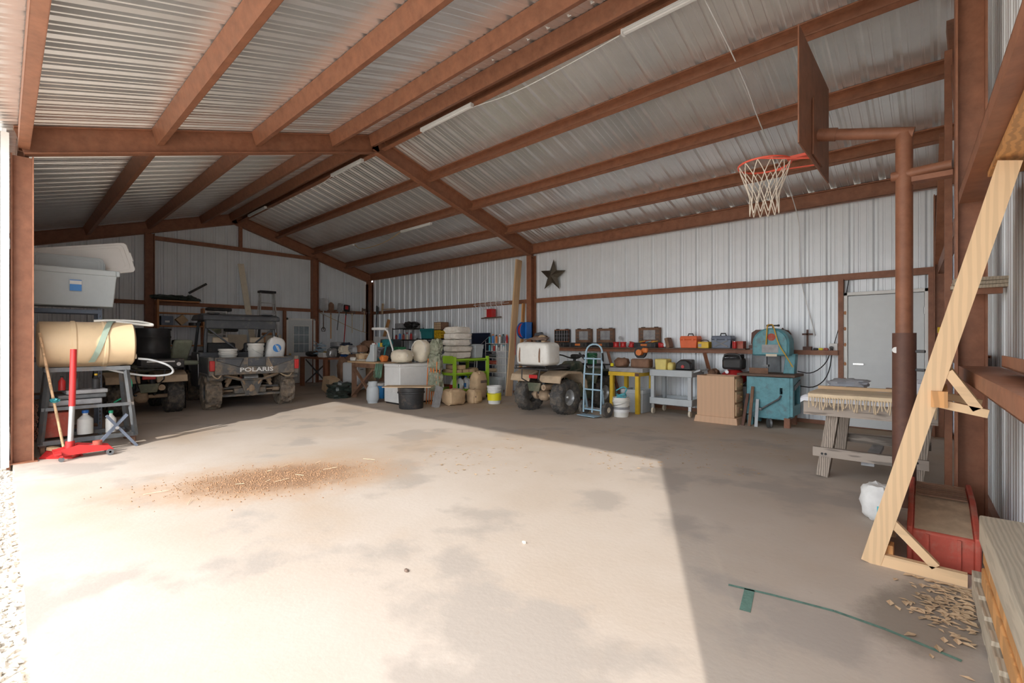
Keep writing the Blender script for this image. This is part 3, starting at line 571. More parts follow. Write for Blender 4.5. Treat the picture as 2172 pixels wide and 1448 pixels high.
lidobj('pale grey tote lid standing on edge inside the large tote',(-9.13,.64,2.42),1.45,0,.30,.76,'totegrey')
lidobj('long white tote lid leaning up across the large tote',(-9.42,.84,2.55),1.38,.24,.48,1.10,'totelid')
t=thing('drum_stand','grey steel drum stand on casters under the tan barrel','stand',(-8.1,.74,0),0)
for y,yb in((-.36,-.44),(.36,.44)):
    for x,xb in((-.2,-.3),(.2,.3)): obj('leg',B().beam((xb,yb,.13),(x,y,1.0),.045,.045),'dsteel',t)
obj('top_frame',B().bx(.18,.23,-.4,.4,.98,1.03).bx(-.23,-.18,-.4,.4,.98,1.03).bx(-.2,.2,-.4,-.35,.98,1.03).bx(-.2,.2,.35,.4,.98,1.03),'dsteel',t)
obj('lower_frame',B().bx(.26,.31,-.46,.46,.12,.17).bx(-.31,-.26,-.46,.46,.12,.17).bx(-.3,.3,-.46,-.41,.12,.17).bx(-.3,.3,.41,.46,.12,.17).bx(.24,.28,-.43,.43,.52,.56),'dsteel',t)
for y in(-.42,.42):
    for x in(-.27,.27): k=obj('caster',B().lathe([(0,-.02),(.05,-.02),(.055,0),(.05,.02),(0,.02)],14,(x,y,.055),'Y'),'brownw',t); obj('caster_fork',B().bx(x-.03,x+.03,y-.03,y+.03,.1,.13).bx(x-.02,x+.02,y-.03,y-.025,.05,.11).bx(x-.02,x+.02,y+.025,y+.03,.05,.11),'rustd',k)
t=thing('plastic_barrel','tan plastic barrel lying on its side on the drum stand','barrel',(-8.1,.74,1.03),0)
obj('body',B().lathe([(0,-.46),(.25,-.46),(.28,-.44),(.285,-.17),(.297,-.155),(.297,-.125),(.285,-.11),(.285,.13),(.297,.145),(.297,.175),(.285,.19),(.28,.44),(.25,.46),(0,.455)],36,(0,0,.285),'Y'),'tan',t)
obj('bung',B().cyl((.05,.45,.12),(.05,.49,.12),.035,n=12),'cream',t)
sv=[];NS=14
for k in range(NS+1):
    a=1.75-2.6*k/NS; y=.26-.24*k/NS
    for q in(-.03,.03): sv.append((.302*math.cos(a),y+q,.285+.302*math.sin(a)))
obj('strap',B().add(sv,[(2*k,2*k+1,2*k+3,2*k+2) for k in range(NS)]),'strap',t)
obj('strap_end',B().tube([(.02,.06,.585),(.0,.25,.60),(-.02,.5,.6),(-.05,.66,.57),(-.03,.7,.54),(0,.55,.55),(.02,.28,.585)],.016,6,sm=2),'whitep',t)
one('clear_hose','clear plastic hose looping from the tan barrel tap','hose',B().tube([(-8.0,1.24,1.12),(-7.98,1.4,1.1),(-8.0,1.62,1.0),(-8.1,1.66,.88),(-8.2,1.4,.86),(-8.2,1.1,.93),(-8.15,.95,.98)],.014,6,sm=2),'hosec')
one('green_hose','short green hose curling below the tan barrel','hose',B().tube([(-8.45,1.1,.95),(-8.4,1.25,.8),(-8.45,1.2,.6),(-8.5,1.05,.5)],.012,6,sm=2),'hoseg')
# clutter on the stand
for i,(x,y,z,sx,sy,sz,m,l) in enumerate(((-8.1,.62,.56,.3,.5,.07,'gauze','flat grey plastic tool case on the drum stand, lowest of the stack'),(-8.12,.68,.63,.28,.46,.06,'dsteel','dark grey tool case on the drum stand, middle of the stack'),(-8.1,.72,.69,.26,.40,.055,'gauze','grey tool case on the drum stand, topmost of the stack'))):
    one('tool_case',l,'tool case',B().bx(-sx/2,sx/2,-sy/2,sy/2,0,sz-.004),m,(x,y,z),.05*i,bev=.012)
one('board_shelf','grey plank laid across the drum stand rails','plank',B().bx(-.3,.3,-.42,.42,0,.0),'gauze',(-8.1,.7,.552)) if 0 else None
def bottle(lab,loc,h,r,m,cap='red',group=None,neck=.35):
    t=thing('bottle',lab,'bottle',loc,0,group); obj('body',B().lathe([(0,0),(r,0),(r,h*.62),(r*neck,h*.8),(r*neck,h*.9),(0,h*.9)],12),m,t); obj('cap',B().cyl((0,0,h*.88),(0,0,h),r*neck*1.25,n=10),cap,t); return t
bottle('small red oil bottle on the stacked tool cases',(-8.05,.50,.745),.18,.035,'red','black'); bottle('dark bottle with a red cap on the stacked tool cases',(-8.05,.62,.745),.2,.035,'dsteel','red'); bottle('yellow topped bottle on the stacked tool cases',(-8.08,.82,.745),.19,.04,'blackp','yellow')
bottle('white cleaner jug low inside the drum stand',(-8.1,.72,.17),.3,.08,'whitep','blue'); bottle('green and white spray bottle low inside the drum stand',(-8.0,.96,.17),.28,.055,'whitep','hoseg')
one('red_crate','dark red box low inside the drum stand','box',B().bx(-.15,.15,-.13,.13,0,.3),'redd',(-8.15,.45,.175),bev=.01)
t=thing('scissor_jack','grey steel scissor jack propped on the drum stand rail','jack',(-7.70,.98,.003),0)
for s in(-1,1): obj('jack_arm',B().beam((0,s*.22-.02,0),(.02,s*-.1,.42),.03,.06,(1,0,0)),'bluegrey',t)
obj('pivot',B().cyl((-.03,.0,.26),(.05,.0,.26),.02),'steel',t)
# floor jack
p=G(178,968); t=thing('floor_jack','red rolling floor jack with its long handle upright','floor jack',(p.x,p.y,0),0)
for s in(-1,1):
    obj('side_plate',B().prism([(-.25,.05),(-.25,.11),(-.05,.16),(.22,.11),(.26,.06)],'X',s*.085-.006,s*.085+.006),'red',t)
    obj('front_wheel',B().lathe([(0,-.02),(.035,-.02),(.035,.02),(0,.02)],14,(s*.12,.22,.036),'X'),'dsteel',t); obj('rear_caster',B().lathe([(0,-.012),(.026,-.012),(.026,.012),(0,.012)],12,(s*.15,-.2,.027),'X'),'dsteel',t)
obj('cross_shaft',B().cyl((-.17,-.2,.06),(.17,-.2,.06),.014).cyl((-.14,.22,.04),(.14,.22,.04),.012).bx(-.17,.17,-.26,-.2,.08,.1),'red',t)
obj('hydraulic_cylinder',B().cyl((-.03,-.12,.09),(-.03,.1,.1),.03).cyl((.03,-.12,.09),(.03,.1,.1),.03),'steel',t)
obj('saddle',B().cyl((0,.12,.12),(0,.12,.17),.045),'redd',t)
h=obj('handle',B().cyl((0,-.12,.1),(-.03,-.1,.58),.026).lathe([(0,0)],3) if 0 else B().cyl((0,-.12,.1),(-.02,-.1,.60),.027),'steel',t); obj('red_sleeve',B().cyl((-.02,-.1,.60),(-.045,-.085,1.26),.03),'red',h); obj('handle_socket',B().cyl((0,-.12,.08),(-.003,-.118,.2),.042),'red',h)
# broom, pick etc. beside the column
t=thing('push_broom','red push broom leaning by the steel column','broom',(0,0,0),0)
h0=Vector((-7.60,.49,.09)); h1=Vector((-7.74,.29,1.45))
obj('handle',B().cyl(h0,h1,.014),'piney',t); obj('block',B().beam((-7.71,.37,.10),(-7.48,.62,.045),.07,.035),'pine',t)
b=B()
for k in range(24):
    f=k/23; c=Vector((-7.71,.37,.08)).lerp(Vector((-7.48,.62,.026)),f)
    for q in(-1,1): b.beam(c,c+Vector((.05*q+.04,-.05*q-.03,-c.z+.004)),.016,.02)
obj('bristles',b,'red',t); obj('tied_rag',B().blob((-7.655,.415,.66),(.1,.09,.05),.9,.5,4,2),'teal',t)
for i,(a,c,m,l) in enumerate((((-8.15,.21,.0),(-8.2,.1,1.1),'rope','old wooden tool handle leaning behind the red broom'),((-8.03,.18,.0),(-7.97,.1,.9),'dsteel','steel pry bar leaning behind the column'))): one(('wooden_pole','pry_bar')[i],l,('pole','pry bar')[i],B().cyl(a,c,.016),m)
# chain and junk hung at the column
b=B()
for k in range(19):
    z=.62-.022*k; c=Vector((-7.725,.262+.008*math.sin(k),z)); q=k%2
    b.tube([c+Vector((.012*math.cos(a)*(1-q),.012*math.cos(a)*q,.017*math.sin(a))) for a in [2*PI*i/8 for i in range(8)]],.004,4,closed=True)
one('rusty_chain','rusty chain hanging beside the steel column','chain',b,'rustd')
one('wire_bundle','tangled bundle of grey wire and cable hung beside the column','wire',B().tube([(-7.82+.055*math.sin(i*2.1),.16+.045*math.cos(i*1.7),1.15-.025*i+.06*math.sin(i*1.3)) for i in range(30)],.008,5,sm=1),'hosec')
for i in range(5):
    one('pipe_offcut',('bent grey pipe lying on the gravel outside the front wall','thin steel pipe lying on the gravel outside the front wall','white pipe end on the gravel outside the front wall','short grey conduit on the gravel outside the front wall','dark pipe on the gravel by the column foot')[i],'pipe',B().tube([(-7.9-.25*i,-.12-.1*i,.0+.05*i),(-7.4-.1*i,-.2-.06*i,.02+.05*i),(-7.1-.05*i,-.06-.1*i,-.02+.05*i)],.025,6,sm=1),('hosec','steel','whitep','steel','dsteel')[i])
one('blue_tarp','folded blue tarp on the shelf under the large grey tote','tarp',B().blob((0,0,.06),(.28,.2,.14),.5,.2,3,1).flat(),'blue',(-9.2,.42,1.123))
one('purple_bin','shallow dark purple bin on the steel shelving','bin',B().frus(-.13,.13,-.13,.13,0,.1,.02,.02),'navy',(-9.2,.74,1.123))
one('orange_net','heap of orange mesh beside the large grey tote','netting',B().blob((0,0,.1),(.2,.16,.22),.8,.4,4,3),'redd',(-9.05,1.2,1.5)) if 0 else None
# ================= end gable wall furniture
XW=X1+.10
t=thing('storage_shelf','open orange-stained wooden wall shelf with divided bays on the end wall','shelf',(XW,3.07,1.22),0)
W_=1.02; H_=1.22
obj('side',B().bx(0,.25,-.37,-.33,0,H_),'cedar',t); obj('side',B().bx(0,.25,W_-.37,W_-.33,0,H_-.18),'cedar',t)
for z,x1 in((0,W_-.35),(.52,W_-.35),(.86,W_-.35),(H_-.04,W_-.45)): obj('shelf_board',B().bx(0,.25,-.35,x1,z,z+.035),'cedar',t)
b=thing('dark_box','dark blue cardboard box with a small label on the wall shelf','box',(XW+.12,2.92,1.779),0); obj('carton',B().bx(-.1,.1,-.13,.13,0,.24),'bluegrey',b); obj('label_patch',B().bx(.101,.103,-.05,.05,.07,.12),'label_w',b)
one('cardboard_box','small brown cardboard box tilted on its corner on the wall shelf','box',B().box((0,0,.15),(.18,.2,.2),rx=.7),'kraft',(XW+.12,3.25,1.775))
one('black_coil','coil of black hose on the wall shelf','hose',B().lathe([(.08,0),(.14,0),(.14,.08),(.08,.08),(.08,0)],20),'black',(XW+.13,3.55,1.779))
one('black_drill_case','small black battery charger on the lowest wall shelf board','charger',B().blob((0,0,.07),(.2,.34,.14),.4,.08,4,2).flat(),'black',(XW+.12,3.2,1.258))
one('paper_stack','stack of white papers on the lowest wall shelf board','papers',B().bx(-.1,.1,-.15,.15,0,.03),'label_w',(XW+.12,3.52,1.256))
one('plastic_wrap','crumpled black plastic sheeting lying over the wall shelf','plastic sheeting',B().blob((0,-.1,.06),(.25,.8,.14),.7,.4,4,5).blob((0,.42,.0),(.22,.4,.22),.8,.4,4,6,rx=-.5).flat(),'tarp',(XW+.13,3.1,2.445))
one('black_gutter','black plastic gutter piece poking up from the plastic sheeting','gutter',B().beam((0,0,0),(.03,.4,.28),.1,.06),'black',(XW+.12,3.42,2.66))
t=thing('white_cabinet','narrow white open cabinet beside the orange wall shelf','cabinet',(XW,3.76,1.2),0)
obj('carcass',B().bx(0,.28,0,.03,0,1.0).bx(0,.28,.5,.53,0,1.0).bx(0,.02,0,.53,0,1.0),'white',t)
for z in(0,.34,.68,.97): obj('shelf_board',B().bx(0,.28,.03,.5,z,z+.025),'white',t)
one('green_roll','rolled green cloth in the top of the white cabinet','cloth',B().blob((0,0,.08),(.2,.34,.15),.6,.2,3,1).flat(),'green',(XW+.15,4.02,1.905))
one('camo_bag','dark camouflage bag in the middle of the white cabinet','bag',B().blob((0,0,.11),(.2,.32,.22),.6,.25,3,2).flat(),'camo',(XW+.15,4.02,1.565))
one('grey_case','dark grey plastic case lying on top of the white cabinet','case',B().bx(-.13,.13,-.3,.3,0,.09),'blackp',(XW+.15,4.12,2.2),bev=.02)
one('siding_board','long white trim board leaning against the end wall','board',B().beam((XW+.32,5.15,0),(XW+.03,4.72,3.62),.16,.02,(1,0,0)),'cream')
def stepladder(lab,loc,rz,h,w,m,steps,top):
    t=thing('step_ladder',lab,'ladder',loc,rz); d=.28
    for s in(-1,1):
        obj('side_rail',B().beam((-d,s*w/2,0),(-.04,s*w*.28,h),.03,.06,(1,0,0)),m,t); obj('rear_rail',B().beam((d*.9,s*w/2,0),(.04,s*w*.28,h),.025,.04,(1,0,0)),m,t)
    for k in range(1,steps+1):
        f=k/(steps+1); y=w/2*(1-f)+w*.28*f; obj('step',B().bx(-d*(1-f)-.06-.04*f,-d*(1-f)+.02-.04*f,-y,y,h*f-.012,h*f+.012),m,t); 
    obj('cap',B().bx(-.12,.1,-w*.34,w*.34,h-.02,h+.05),top,t,.015); obj('spreader',B().beam((-.2,w*.42,h*.45),(.18,w*.42,h*.45),.02,.01).beam((-.2,-w*.42,h*.45),(.18,-w*.42,h*.45),.02,.01),'steel',t)
    return t
stepladder('tall aluminium step ladder with a black cap behind the utility vehicle',(XW+.55,5.25,0),PI,2.78,.66,'steel',8,'black')
stepladder('short orange wooden step ladder behind the utility vehicle',(XW+1.15,5.1,0),PI,1.55,.5,'cedar',4,'cedar')
for i,(y,m) in enumerate(((4.62,'cream'),(5.6,'cream'))): one('cardboard_sheet',('tan cardboard sheet leaning at the end wall behind the white cabinet','tan cardboard sheet leaning at the end wall beside the glazed door')[i],'cardboard',B().beam((XW+.2,y,.7 if 0 else 0),(XW+.05,y,1.55),.5,.015,(1,0,0)),m)
one('red_can','red fuel can behind the utility vehicle','fuel can',B().bx(-.12,.12,-.1,.1,0,.34),'red',(XW+.5,4.55,0),bev=.03)
# ================= tools hung on the girts
def handtool(kind,lab,y,z1,L,m='cedar',hm='dsteel',x=None,wall='x',tilt=0,grip=False):
    x=XW if x is None else x
    t=thing(kind,lab,kind.replace('_',' '),(x,y,z1-L),0,'long-handled tools hung along the wall girts'); t.rotation_euler=(tilt,0,0) if wall=='x' else (0,tilt,PI/2)
    hl={'scoop_shovel':.42,'round_shovel':.3,'square_shovel':.3,'snow_shovel':.24,'garden_rake':.1,'axe':.14,'pitchfork':.36}[kind]
    obj('handle',B().cyl((0,0,.04 if grip else 0),(0,0,L-hl+.05),.017,n=8),m,t)
    if grip: obj('grip',B().tube([(0,0,.14),(0,-.06,.08),(0,-.055,.0),(0,.055,.0),(0,.06,.08),(0,0,.14)],.013,6),'black',t)
    c=L-hl; b=B()
    if 'shovel' in kind:
        w={'scoop_shovel':.14,'round_shovel':.09,'square_shovel':.095,'snow_shovel':.115}[kind]
        pts=[(-w*.75,0),(-w,.06),(-w*1.0,hl*.75),(-w*(.45 if kind=='round_shovel' else .95),hl*.95),(0,hl),(w*(.45 if kind=='round_shovel' else .95),hl*.95),(w,hl*.75),(w,.06),(w*.75,0)]
        n=len(pts); v=[(.03 if abs(p[0])>w*.6 else .0,p[0],c+p[1]) for p in pts]+[(.012+(.03 if abs(p[0])>w*.6 else 0),p[0],c+p[1]) for p in pts]+[(-.02,0,c+hl*.5),(-.008,0,c+hl*.5)]
        b.add(v,[(i,(i+1)%n,2*n) for i in range(n)]+[(n+(i+1)%n,n+i,2*n+1) for i in range(n)]+[(i,n+i,n+(i+1)%n,(i+1)%n) for i in range(n)]).cyl((0,0,c-.12),(0,0,c+.08),.02,n=8)
    elif kind=='garden_rake':
        b.tube([(0,-.1,c+.08),(0,-.06,c+.02),(0,0,c-.04),(0,.06,c+.02),(0,.1,c+.08)],.006,5,sm=1).bx(-.01,.01,-.11,.11,c+.08,c+.1)
        for k in range(6): b.bx(0,.06,-.1+.04*k-.004,-.1+.04*k+.004,c+.085,c+.095)
    elif kind=='axe': b.prism([(.03,c+.02),(.03,c+.12),(-.05,c+.11),(-.1,c+.14),(-.1,c-.01),(-.05,c+.03)],'X',-.015,.015)
    else:
        b.cyl((0,0,c-.1),(0,0,c+.06),.018,n=8)
        for k in range(4): y0=-.06+.04*k; b.tube([(0,0,c+.03),(0,y0,c+.08),(0.02,y0,c+.2),(0,y0,c+hl)],.006,5,sm=1)
    h=obj('head',b,hm,t)
    if wall=='x': zh=2.37-(z1-L); obj('hook',B().cyl((.03,-.03,zh),(X1-.026-x,-.03,zh),.006,n=6).cyl((.03,-.035,zh),(.03,.03,zh),.006,n=6),'steel',t)
    if kind=='snow_shovel': obj('label_patch',B().bx(.032,.036,-.06,.05,c+.08,c+.2),'red',h)
    return t
def hang(px,y0,y1): a=AX(px,y0,XW+.06); c=AX(px,y1,XW+.06); return a.y,a.z,a.z-c.z
y_,z_,L_=hang(686,632,702); handtool('scoop_shovel','wide aluminium grain scoop with a D grip hung on the end wall girt',y_,z_,L_,'darkwood','steel',XW+.06,grip=True)
y_,z_,L_=hang(699,641,718); handtool('round_shovel','round-point shovel with a rusty blade hung on the end wall girt',y_,z_,L_,'pineo','brownw',XW+.15)
y_,z_,L_=hang(715,642,700); handtool('square_shovel','square grey shovel hung tilted on the end wall girt',y_,z_,L_,'dsteel','gauze',XW+.06,tilt=-.12)
y_,z_,L_=hang(727,646,726); handtool('snow_shovel','black shovel with a red label and red handle on the end wall girt',y_,z_,L_,'red','black',XW+.15,tilt=-.07)
y_,z_,L_=hang(747,661,706); handtool('garden_rake','bow rake with a pale wooden handle hung on the end wall girt',y_,z_,L_,'cream','dsteel',XW+.06)
y_,z_,L_=hang(770,653,704); handtool('axe','axe with a curved wooden handle hung on the end wall girt',y_,z_,L_,'ply','darkwood',XW+.06,tilt=-.08)
y_,z_,L_=hang(783,640,722); handtool('pitchfork','four-tine pitchfork hung near the end wall corner',y_,z_,L_,'darkwood','dsteel',XW+.06)
handtool('round_shovel','dark round shovel standing in the back wall corner',8.92,2.62,1.35,'navy','dsteel',-14.75,'y',.03)
one('wooden_mallet','old wooden mattock lying along the back wall girt','mattock',B().cyl((-14.3,8.9,2.46),(-13.5,8.9,2.44),.018,n=8).beam((-14.3,8.9,2.3),(-14.25,8.9,2.66),.05,.06),'ply')
one('cedar_board','orange cedar board leaning against the back wall near the corner','board',B().beam((-14.35,8.55,0),(-13.95,8.95,2.1),.14,.03,(0,1,0)),'pineo')
one('yellow_rope','thin yellow rope strung below the hung shovels','rope',B().tube([(XW+.0,7.1,2.3),(XW+.0,7.8,2.0),(XW+.0,8.5,1.72),(XW+.0,8.85,1.66)],.008,5,sm=2),'rope')
# ================= steel bench in front of the glazed door
t=thing('steel_workbench','brown steel workbench with X-braced legs in front of the end wall','workbench',(-13.6,6.6,0),0)
obj('top',B().bx(-.85,1.0,-.45,.45,.84,.89),'rust',t)
for x in(-.8,.72):
    for y in(-.4,.4): obj('leg',B().bx(x-.055,x+.055,y-.05,y+.05,0,.84),'rust',t)
obj('brace',B().beam((-.78,-.3,.1),(.7,-.3,.8),.03,.03),'dsteel',t); obj('brace',B().beam((-.78,-.3,.8),(.7,-.3,.1),.03,.03),'dsteel',t)
t=thing('wood_workbench','reddish wooden workbench with X legs piled with junk','workbench',(-9.95,6.15,0),0)
obj('top',B().bx(-.75,.65,-.45,.45,.84,.88),'piney',t)
obj('apron',B().bx(-.4,.6,-.43,-.39,.74,.84),'brownw',t); obj('apron',B().bx(-.7,.6,.39,.43,.74,.84),'brownw',t)
for x in(-.55,.5):
    obj('leg',B().bx(x-.045,x+.045,.33,.41,0,.84),'brownw',t)
obj('leg',B().bx(-.6,-.5,-.42,-.34,0,.84),'brownw',t)
obj('cross_leg',B().beam((-.55,-.40,.06),(.38,-.40,.70),.045,.11,(0,1,0)),'brownw',t); obj('cross_leg',B().beam((.55,-.46,.0),(-.5,-.44,.76),.04,.06,(0,1,0)),'brownw',t)
t=thing('air_conditioner','light grey portable air conditioner under the junk benches','air conditioner',(-11.55,6.35,0),.35)
obj('case',B().bx(-.24,.24,-.2,.2,.06,.80),'skin_ac',t,.05); obj('front_panel',B().bx(.235,.25,-.16,.16,.1,.7),'skin_ac',t,.01); obj('badge',B().bx(.25,.253,-.06,.06,.6,.62),'dsteel',t)
for k in range(2): obj('caster',B().lathe([(0,-.015),(.03,-.015),(.03,.015),(0,.015)],10,(0,-.15+.3*k,.03),'Y'),'black',t)
one('plastic_tarp','crumpled dark green plastic tarp heaped on the floor by the benches','tarp',B().blob((0,0,.16),(.75,.6,.36),.8,.45,3,4,26,14).blob((.35,-.25,.07),(.6,.45,.2),.8,.5,4,8),'tarp',(-11.1,5.75,-.02))
one('cardboard_carton','torn brown carton half under the dark tarp','box',B().box((0,0,.2),(.35,.3,.36),ry=.25),'kraft',(-11.75,5.8,.03))
t=thing('cooler','blue cooler with a white lid under the wooden workbench','cooler',(-9.95,6.15,0),.3)
obj('tub',B().frus(-.22,.22,-.17,.17,0,.30,.02,.02),'cooler',t,.02); obj('lid',B().bx(-.25,.25,-.2,.2,.30,.37),'whitep',t,.02); obj('handle',B().tube([(-.26,-.1,.25),(-.28,-.1,.33),(-.28,.1,.33),(-.26,.1,.25)],.01,6),'whitep',t)
t=thing('propane_tank','grey propane cylinder beside the white freezer','gas cylinder',(-9.24,5.52,0),0)
obj('vessel',B().lathe([(0,.02),(.11,.03),(.135,.08),(.135,.3),(.11,.36),(.04,.38),(0,.38)],18),'tote',t); obj('collar',B().lathe([(.09,.36),(.1,.36),(.1,.47),(.09,.47),(.09,.36)],16),'tote',t); obj('foot_ring',B().lathe([(.1,0),(.11,0),(.11,.05),(.1,.05),(.1,0)],16),'tote',t)
t=thing('fire_extinguisher','small red cylinder standing between the workbench and freezer','cylinder',(-9.25,6.0,0),0); obj('vessel',B().lathe([(0,0),(.06,0),(.065,.02),(.065,.38),(.03,.44),(0,.44)],14),'red',t); obj('valve',B().cyl((0,0,.44),(0,0,.5),.02).bx(-.05,.03,-.01,.01,.48,.5),'black',t)
b=B()
for k in range(9): b.tube([(-9.3+.03*k+.02*math.sin(k*3),5.62+.02*math.cos(k*2),.86),(-9.32+.035*k,5.58+.03*math.sin(k),.6),(-9.3+.03*k,5.62,.52+.02*(k%3)),(-9.27+.03*k,5.6,.6),(-9.28+.03*k,5.64,.86)],.006,5,sm=1)
one('green_cord_bundle','bundle of green cord hanging off the wooden workbench','cord',b,'cordg')
# ---- junk on the benches: each piece its own thing
def jbox(l,x,y,z,sx,sy,sz,m,rz=0,n='box',bev=.01,cat=None): return one(n,l,cat or n.replace('_',' '),B().bx(-sx/2,sx/2,-sy/2,sy/2,0,sz),m,(x,y,z),rz,bev=bev)
def jblob(l,x,y,z,sx,sy,sz,m,n,nz=.3,seed=1,rz=0,e=.7,cat=None): return one(n,l,cat or n.replace('_',' '),B().blob((0,0,sz/2),(sx*.92,sy*.92,sz),e,nz,3.5,seed).flat(.002,sz*1.08),m,(x,y,z),rz)
jblob('black speaker bag on the steel workbench beside the glazed door',-14.2,6.4,.89,.5,.3,.16,'black','black_bag',.2,2)
t=one('cable_heap','heap of tangled blue and grey cables on the steel workbench','cables',B().tube([(.24*math.sin(i*1.7)+.04*math.sin(i*5.1),.2*math.cos(i*2.3),.05+.011*i+.05*math.sin(i*3.1)) for i in range(38)],.012,5,sm=2),'lblue',(-13.72,6.42,.855))
one('grey_cable','small coil of grey cable beside the white carton','cables',B().tube([(.11*math.cos(i*.9),.09*math.sin(i*.9),.015+.008*i) for i in range(20)],.01,5,sm=1),'hosec',(-13.14,6.56,.9))
jbox('white plastic carton at the front of the steel workbench',-13.15,6.27,.892,.28,.18,.14,'whitep',.1,'white_carton')
jbox('grey plastic tool case behind the cable heap',-13.5,6.87,1.195,.42,.25,.14,'gauze',.1,'tool_case',.03)
jbox('dark box under the grey tool case on the steel workbench',-13.5,6.87,.892,.42,.28,.3,'dsteel',0,'dark_box')
for i,(x,y,z,a,b_,c,m,n,l) in enumerate((
 (-12.8,6.34,.89,.28,.26,.26,'steel','metal_lamp','round silver work lamp on the steel workbench beside the wooden crate'),
 (-12.33,6.5,.0,.36,.4,.9,'brownw','wooden_crate','brown wooden crate between the two benches'),
 (-11.9,6.95,.0,.46,.36,1.02,'kraft','cardboard_box','tall cardboard box behind the air conditioner'),
 (-11.5,6.35,.81,.5,.3,.2,'brownw','leather_bag','brown leather tool bag on the air conditioner'),
 (-10.52,6.0,.88,.28,.28,.18,'ply','tool_belt','tan leather tool belt on the wooden workbench beside the air conditioner'),
 (-10.46,6.41,.88,.36,.28,.26,'gauze','grey_bag','grey bag at the back of the wooden workbench'),
 (-10.07,6.41,.88,.28,.28,.3,'dsteel','blower','dark grey leaf blower body at the back of the wooden workbench'),
 (-9.45,5.93,.88,.17,.17,.15,'orangem','extension_reel','small orange cord reel on the wooden workbench'),
 (-10.52,6.0,1.085,.24,.24,.18,'brownw','brown_bag','brown cloth bag on top of the tool belt pile'))):
    jblob(l,x,y,z,a,b_,c,m,n,.28,i+3,e=.55)
for a,c,m,n,r,l in(((-10.3,6.17,.915),(-9.85,6.17,.915),'teal','pressure_nozzle',.03,'teal sprayer wand lying across the wooden workbench'),((-10.33,5.745,.9),(-9.96,5.76,.9),'cream','wooden_dowel',.015,'pale dowel lying along the wooden workbench edge')): one(n,l,n.replace('_',' '),B().cyl(a,c,r,n=10),m)
t=thing('plastic_jug','light blue slanted plastic jug on the front of the wooden workbench','jug',(-9.75,5.80,.88),.2)
obj('body',B().prism([(-.16,0),(.12,0),(.12,.40),(.0,.40),(-.02,.22),(-.15,.04)],'Y',-.06,.06),'totegrey',t,.02); obj('cap',B().cyl((.06,0,.4),(.06,0,.43),.04),'white',t)
jbox('small green metal tool box on the workbench beside the magnifier lamp',-9.53,6.42,.882,.19,.22,.34,'green',0,'green_box'); jbox('tiny yellow charger in front of the green box',-9.66,6.08,.882,.08,.06,.07,'yellow',.1,'yellow_charger')
t=thing('microwave','white appliance with a dark door on a stand behind the benches','appliance',(-12.7,8.05,0),.2); obj('stand',B().bx(-.3,.3,-.25,.25,0,1.2),'white',t,.01); obj('case',B().bx(-.28,.0,-.26,.24,1.2,1.5),'white',t,.01); obj('dark_case',B().bx(.02,.42,-.26,.24,1.13,1.42),'dsteel',t,.02)
t=thing('magnifier_lamp','white swing-arm magnifier lamp with a round head','lamp',(-9.35,6.13,.882),0)
obj('clamp',B().bx(-.04,.04,-.04,.04,0,.06),'white',t); obj('arm',B().tube([(0,0,.05),(-.05,0,.3),(-.24,-.02,.72)],.02,8),'white',t); obj('arm',B().cyl((-.24,-.02,.72),(-.34,-.02,.76),.025),'white',t)
obj('head',B().lathe([(.12,0),(.19,.0),(.2,.03),(.19,.055),(.12,.055),(.12,0)],24,(-.5,-.05,.74)),'white',t); obj('lens',B().lathe([(0,.02),(.12,.02),(.12,.03),(0,.03)],24,(-.5,-.05,.74)),'glass',t)
one('black_hose','thick black hose arching behind the magnifier lamp','hose',B().tube([(-10.2,7.4,1.15),(-9.7,7.3,1.32),(-9.2,7.3,1.35),(-8.75,7.3,1.15)],.03,7,sm=2),'black')
# ================= freezer and neighbours
t=thing('chest_freezer','white chest freezer with vent slots under a pile of cushions','freezer',(-8.77,6.25,0),0)
obj('cabinet',B().bx(-.3,.3,-.55,.55,.03,.80),'white',t,.015); obj('lid',B().bx(-.31,.31,-.56,.56,.80,.865),'white',t,.015); obj('base',B().bx(-.27,.27,-.52,.52,0,.03),'black',t)
for c in range(3):
    for k in range(10-(2 if c==2 else 0)): obj('vent_louvre',B().box((-.19+.16*c,-.553,.104+.022*k),(.12,.012,.003),rx=-.7),'white',t)
obj('lock',B().cyl((.27,-.56,.83),(.27,-.552,.83),.01),'dsteel',t)
for i,(x,y,z,sx,sy,sz,rx,ry,l) in enumerate(((-8.8,5.98,.885,.46,.4,.28,0,0,'round cream boat cushion lying flat on the freezer'),(-8.74,6.45,.882,.4,.28,.5,.0,.3,'cream ribbed float cushion standing on edge on the freezer'))):
    t=thing('float_cushion',l,'cushion',(x,y,z),.3,'cream cushions on the freezer'); obj('pad',B().blob((0,0,sz/2),(sx,sy,sz),.65,.06,3,i,rx=rx,ry=ry),'cream',t)
    for k in(-.1,.1): obj('rib',B().lathe([(.01,-.012),(.02,0),(.01,.012)],6) if 0 else B().tube([(sx*.5*math.cos(a)*.98,k+sy*.02*math.sin(a),sz/2+sz*.5*math.sin(a)*1.0) for a in [PI*i2/8 for i2 in range(9)]],.012,5),'sack',t)
t=thing('black_tub','black plastic feed tub with rope handles in front of the freezer','tub',(-7.95,5.62,0),0)
obj('body',B().lathe([(0,0),(.235,0),(.24,.01),(.255,.30),(.275,.31),(.275,.335),(.262,.345),(.268,.42),(.28,.43),(.25,.43),(.23,.03),(0,.03)],32),'blackp',t)
one('plywood_piece','thin plywood offcut lying on the black tub','plywood',B().bx(-.52,.46,-.2,.2,0,.015),'ply',(-7.95,5.6,.433),.72)
t=thing('camp_chairs','pair of folded camouflage camp chairs with orange frames','folding chair',(-8.02,6.25,0),0)
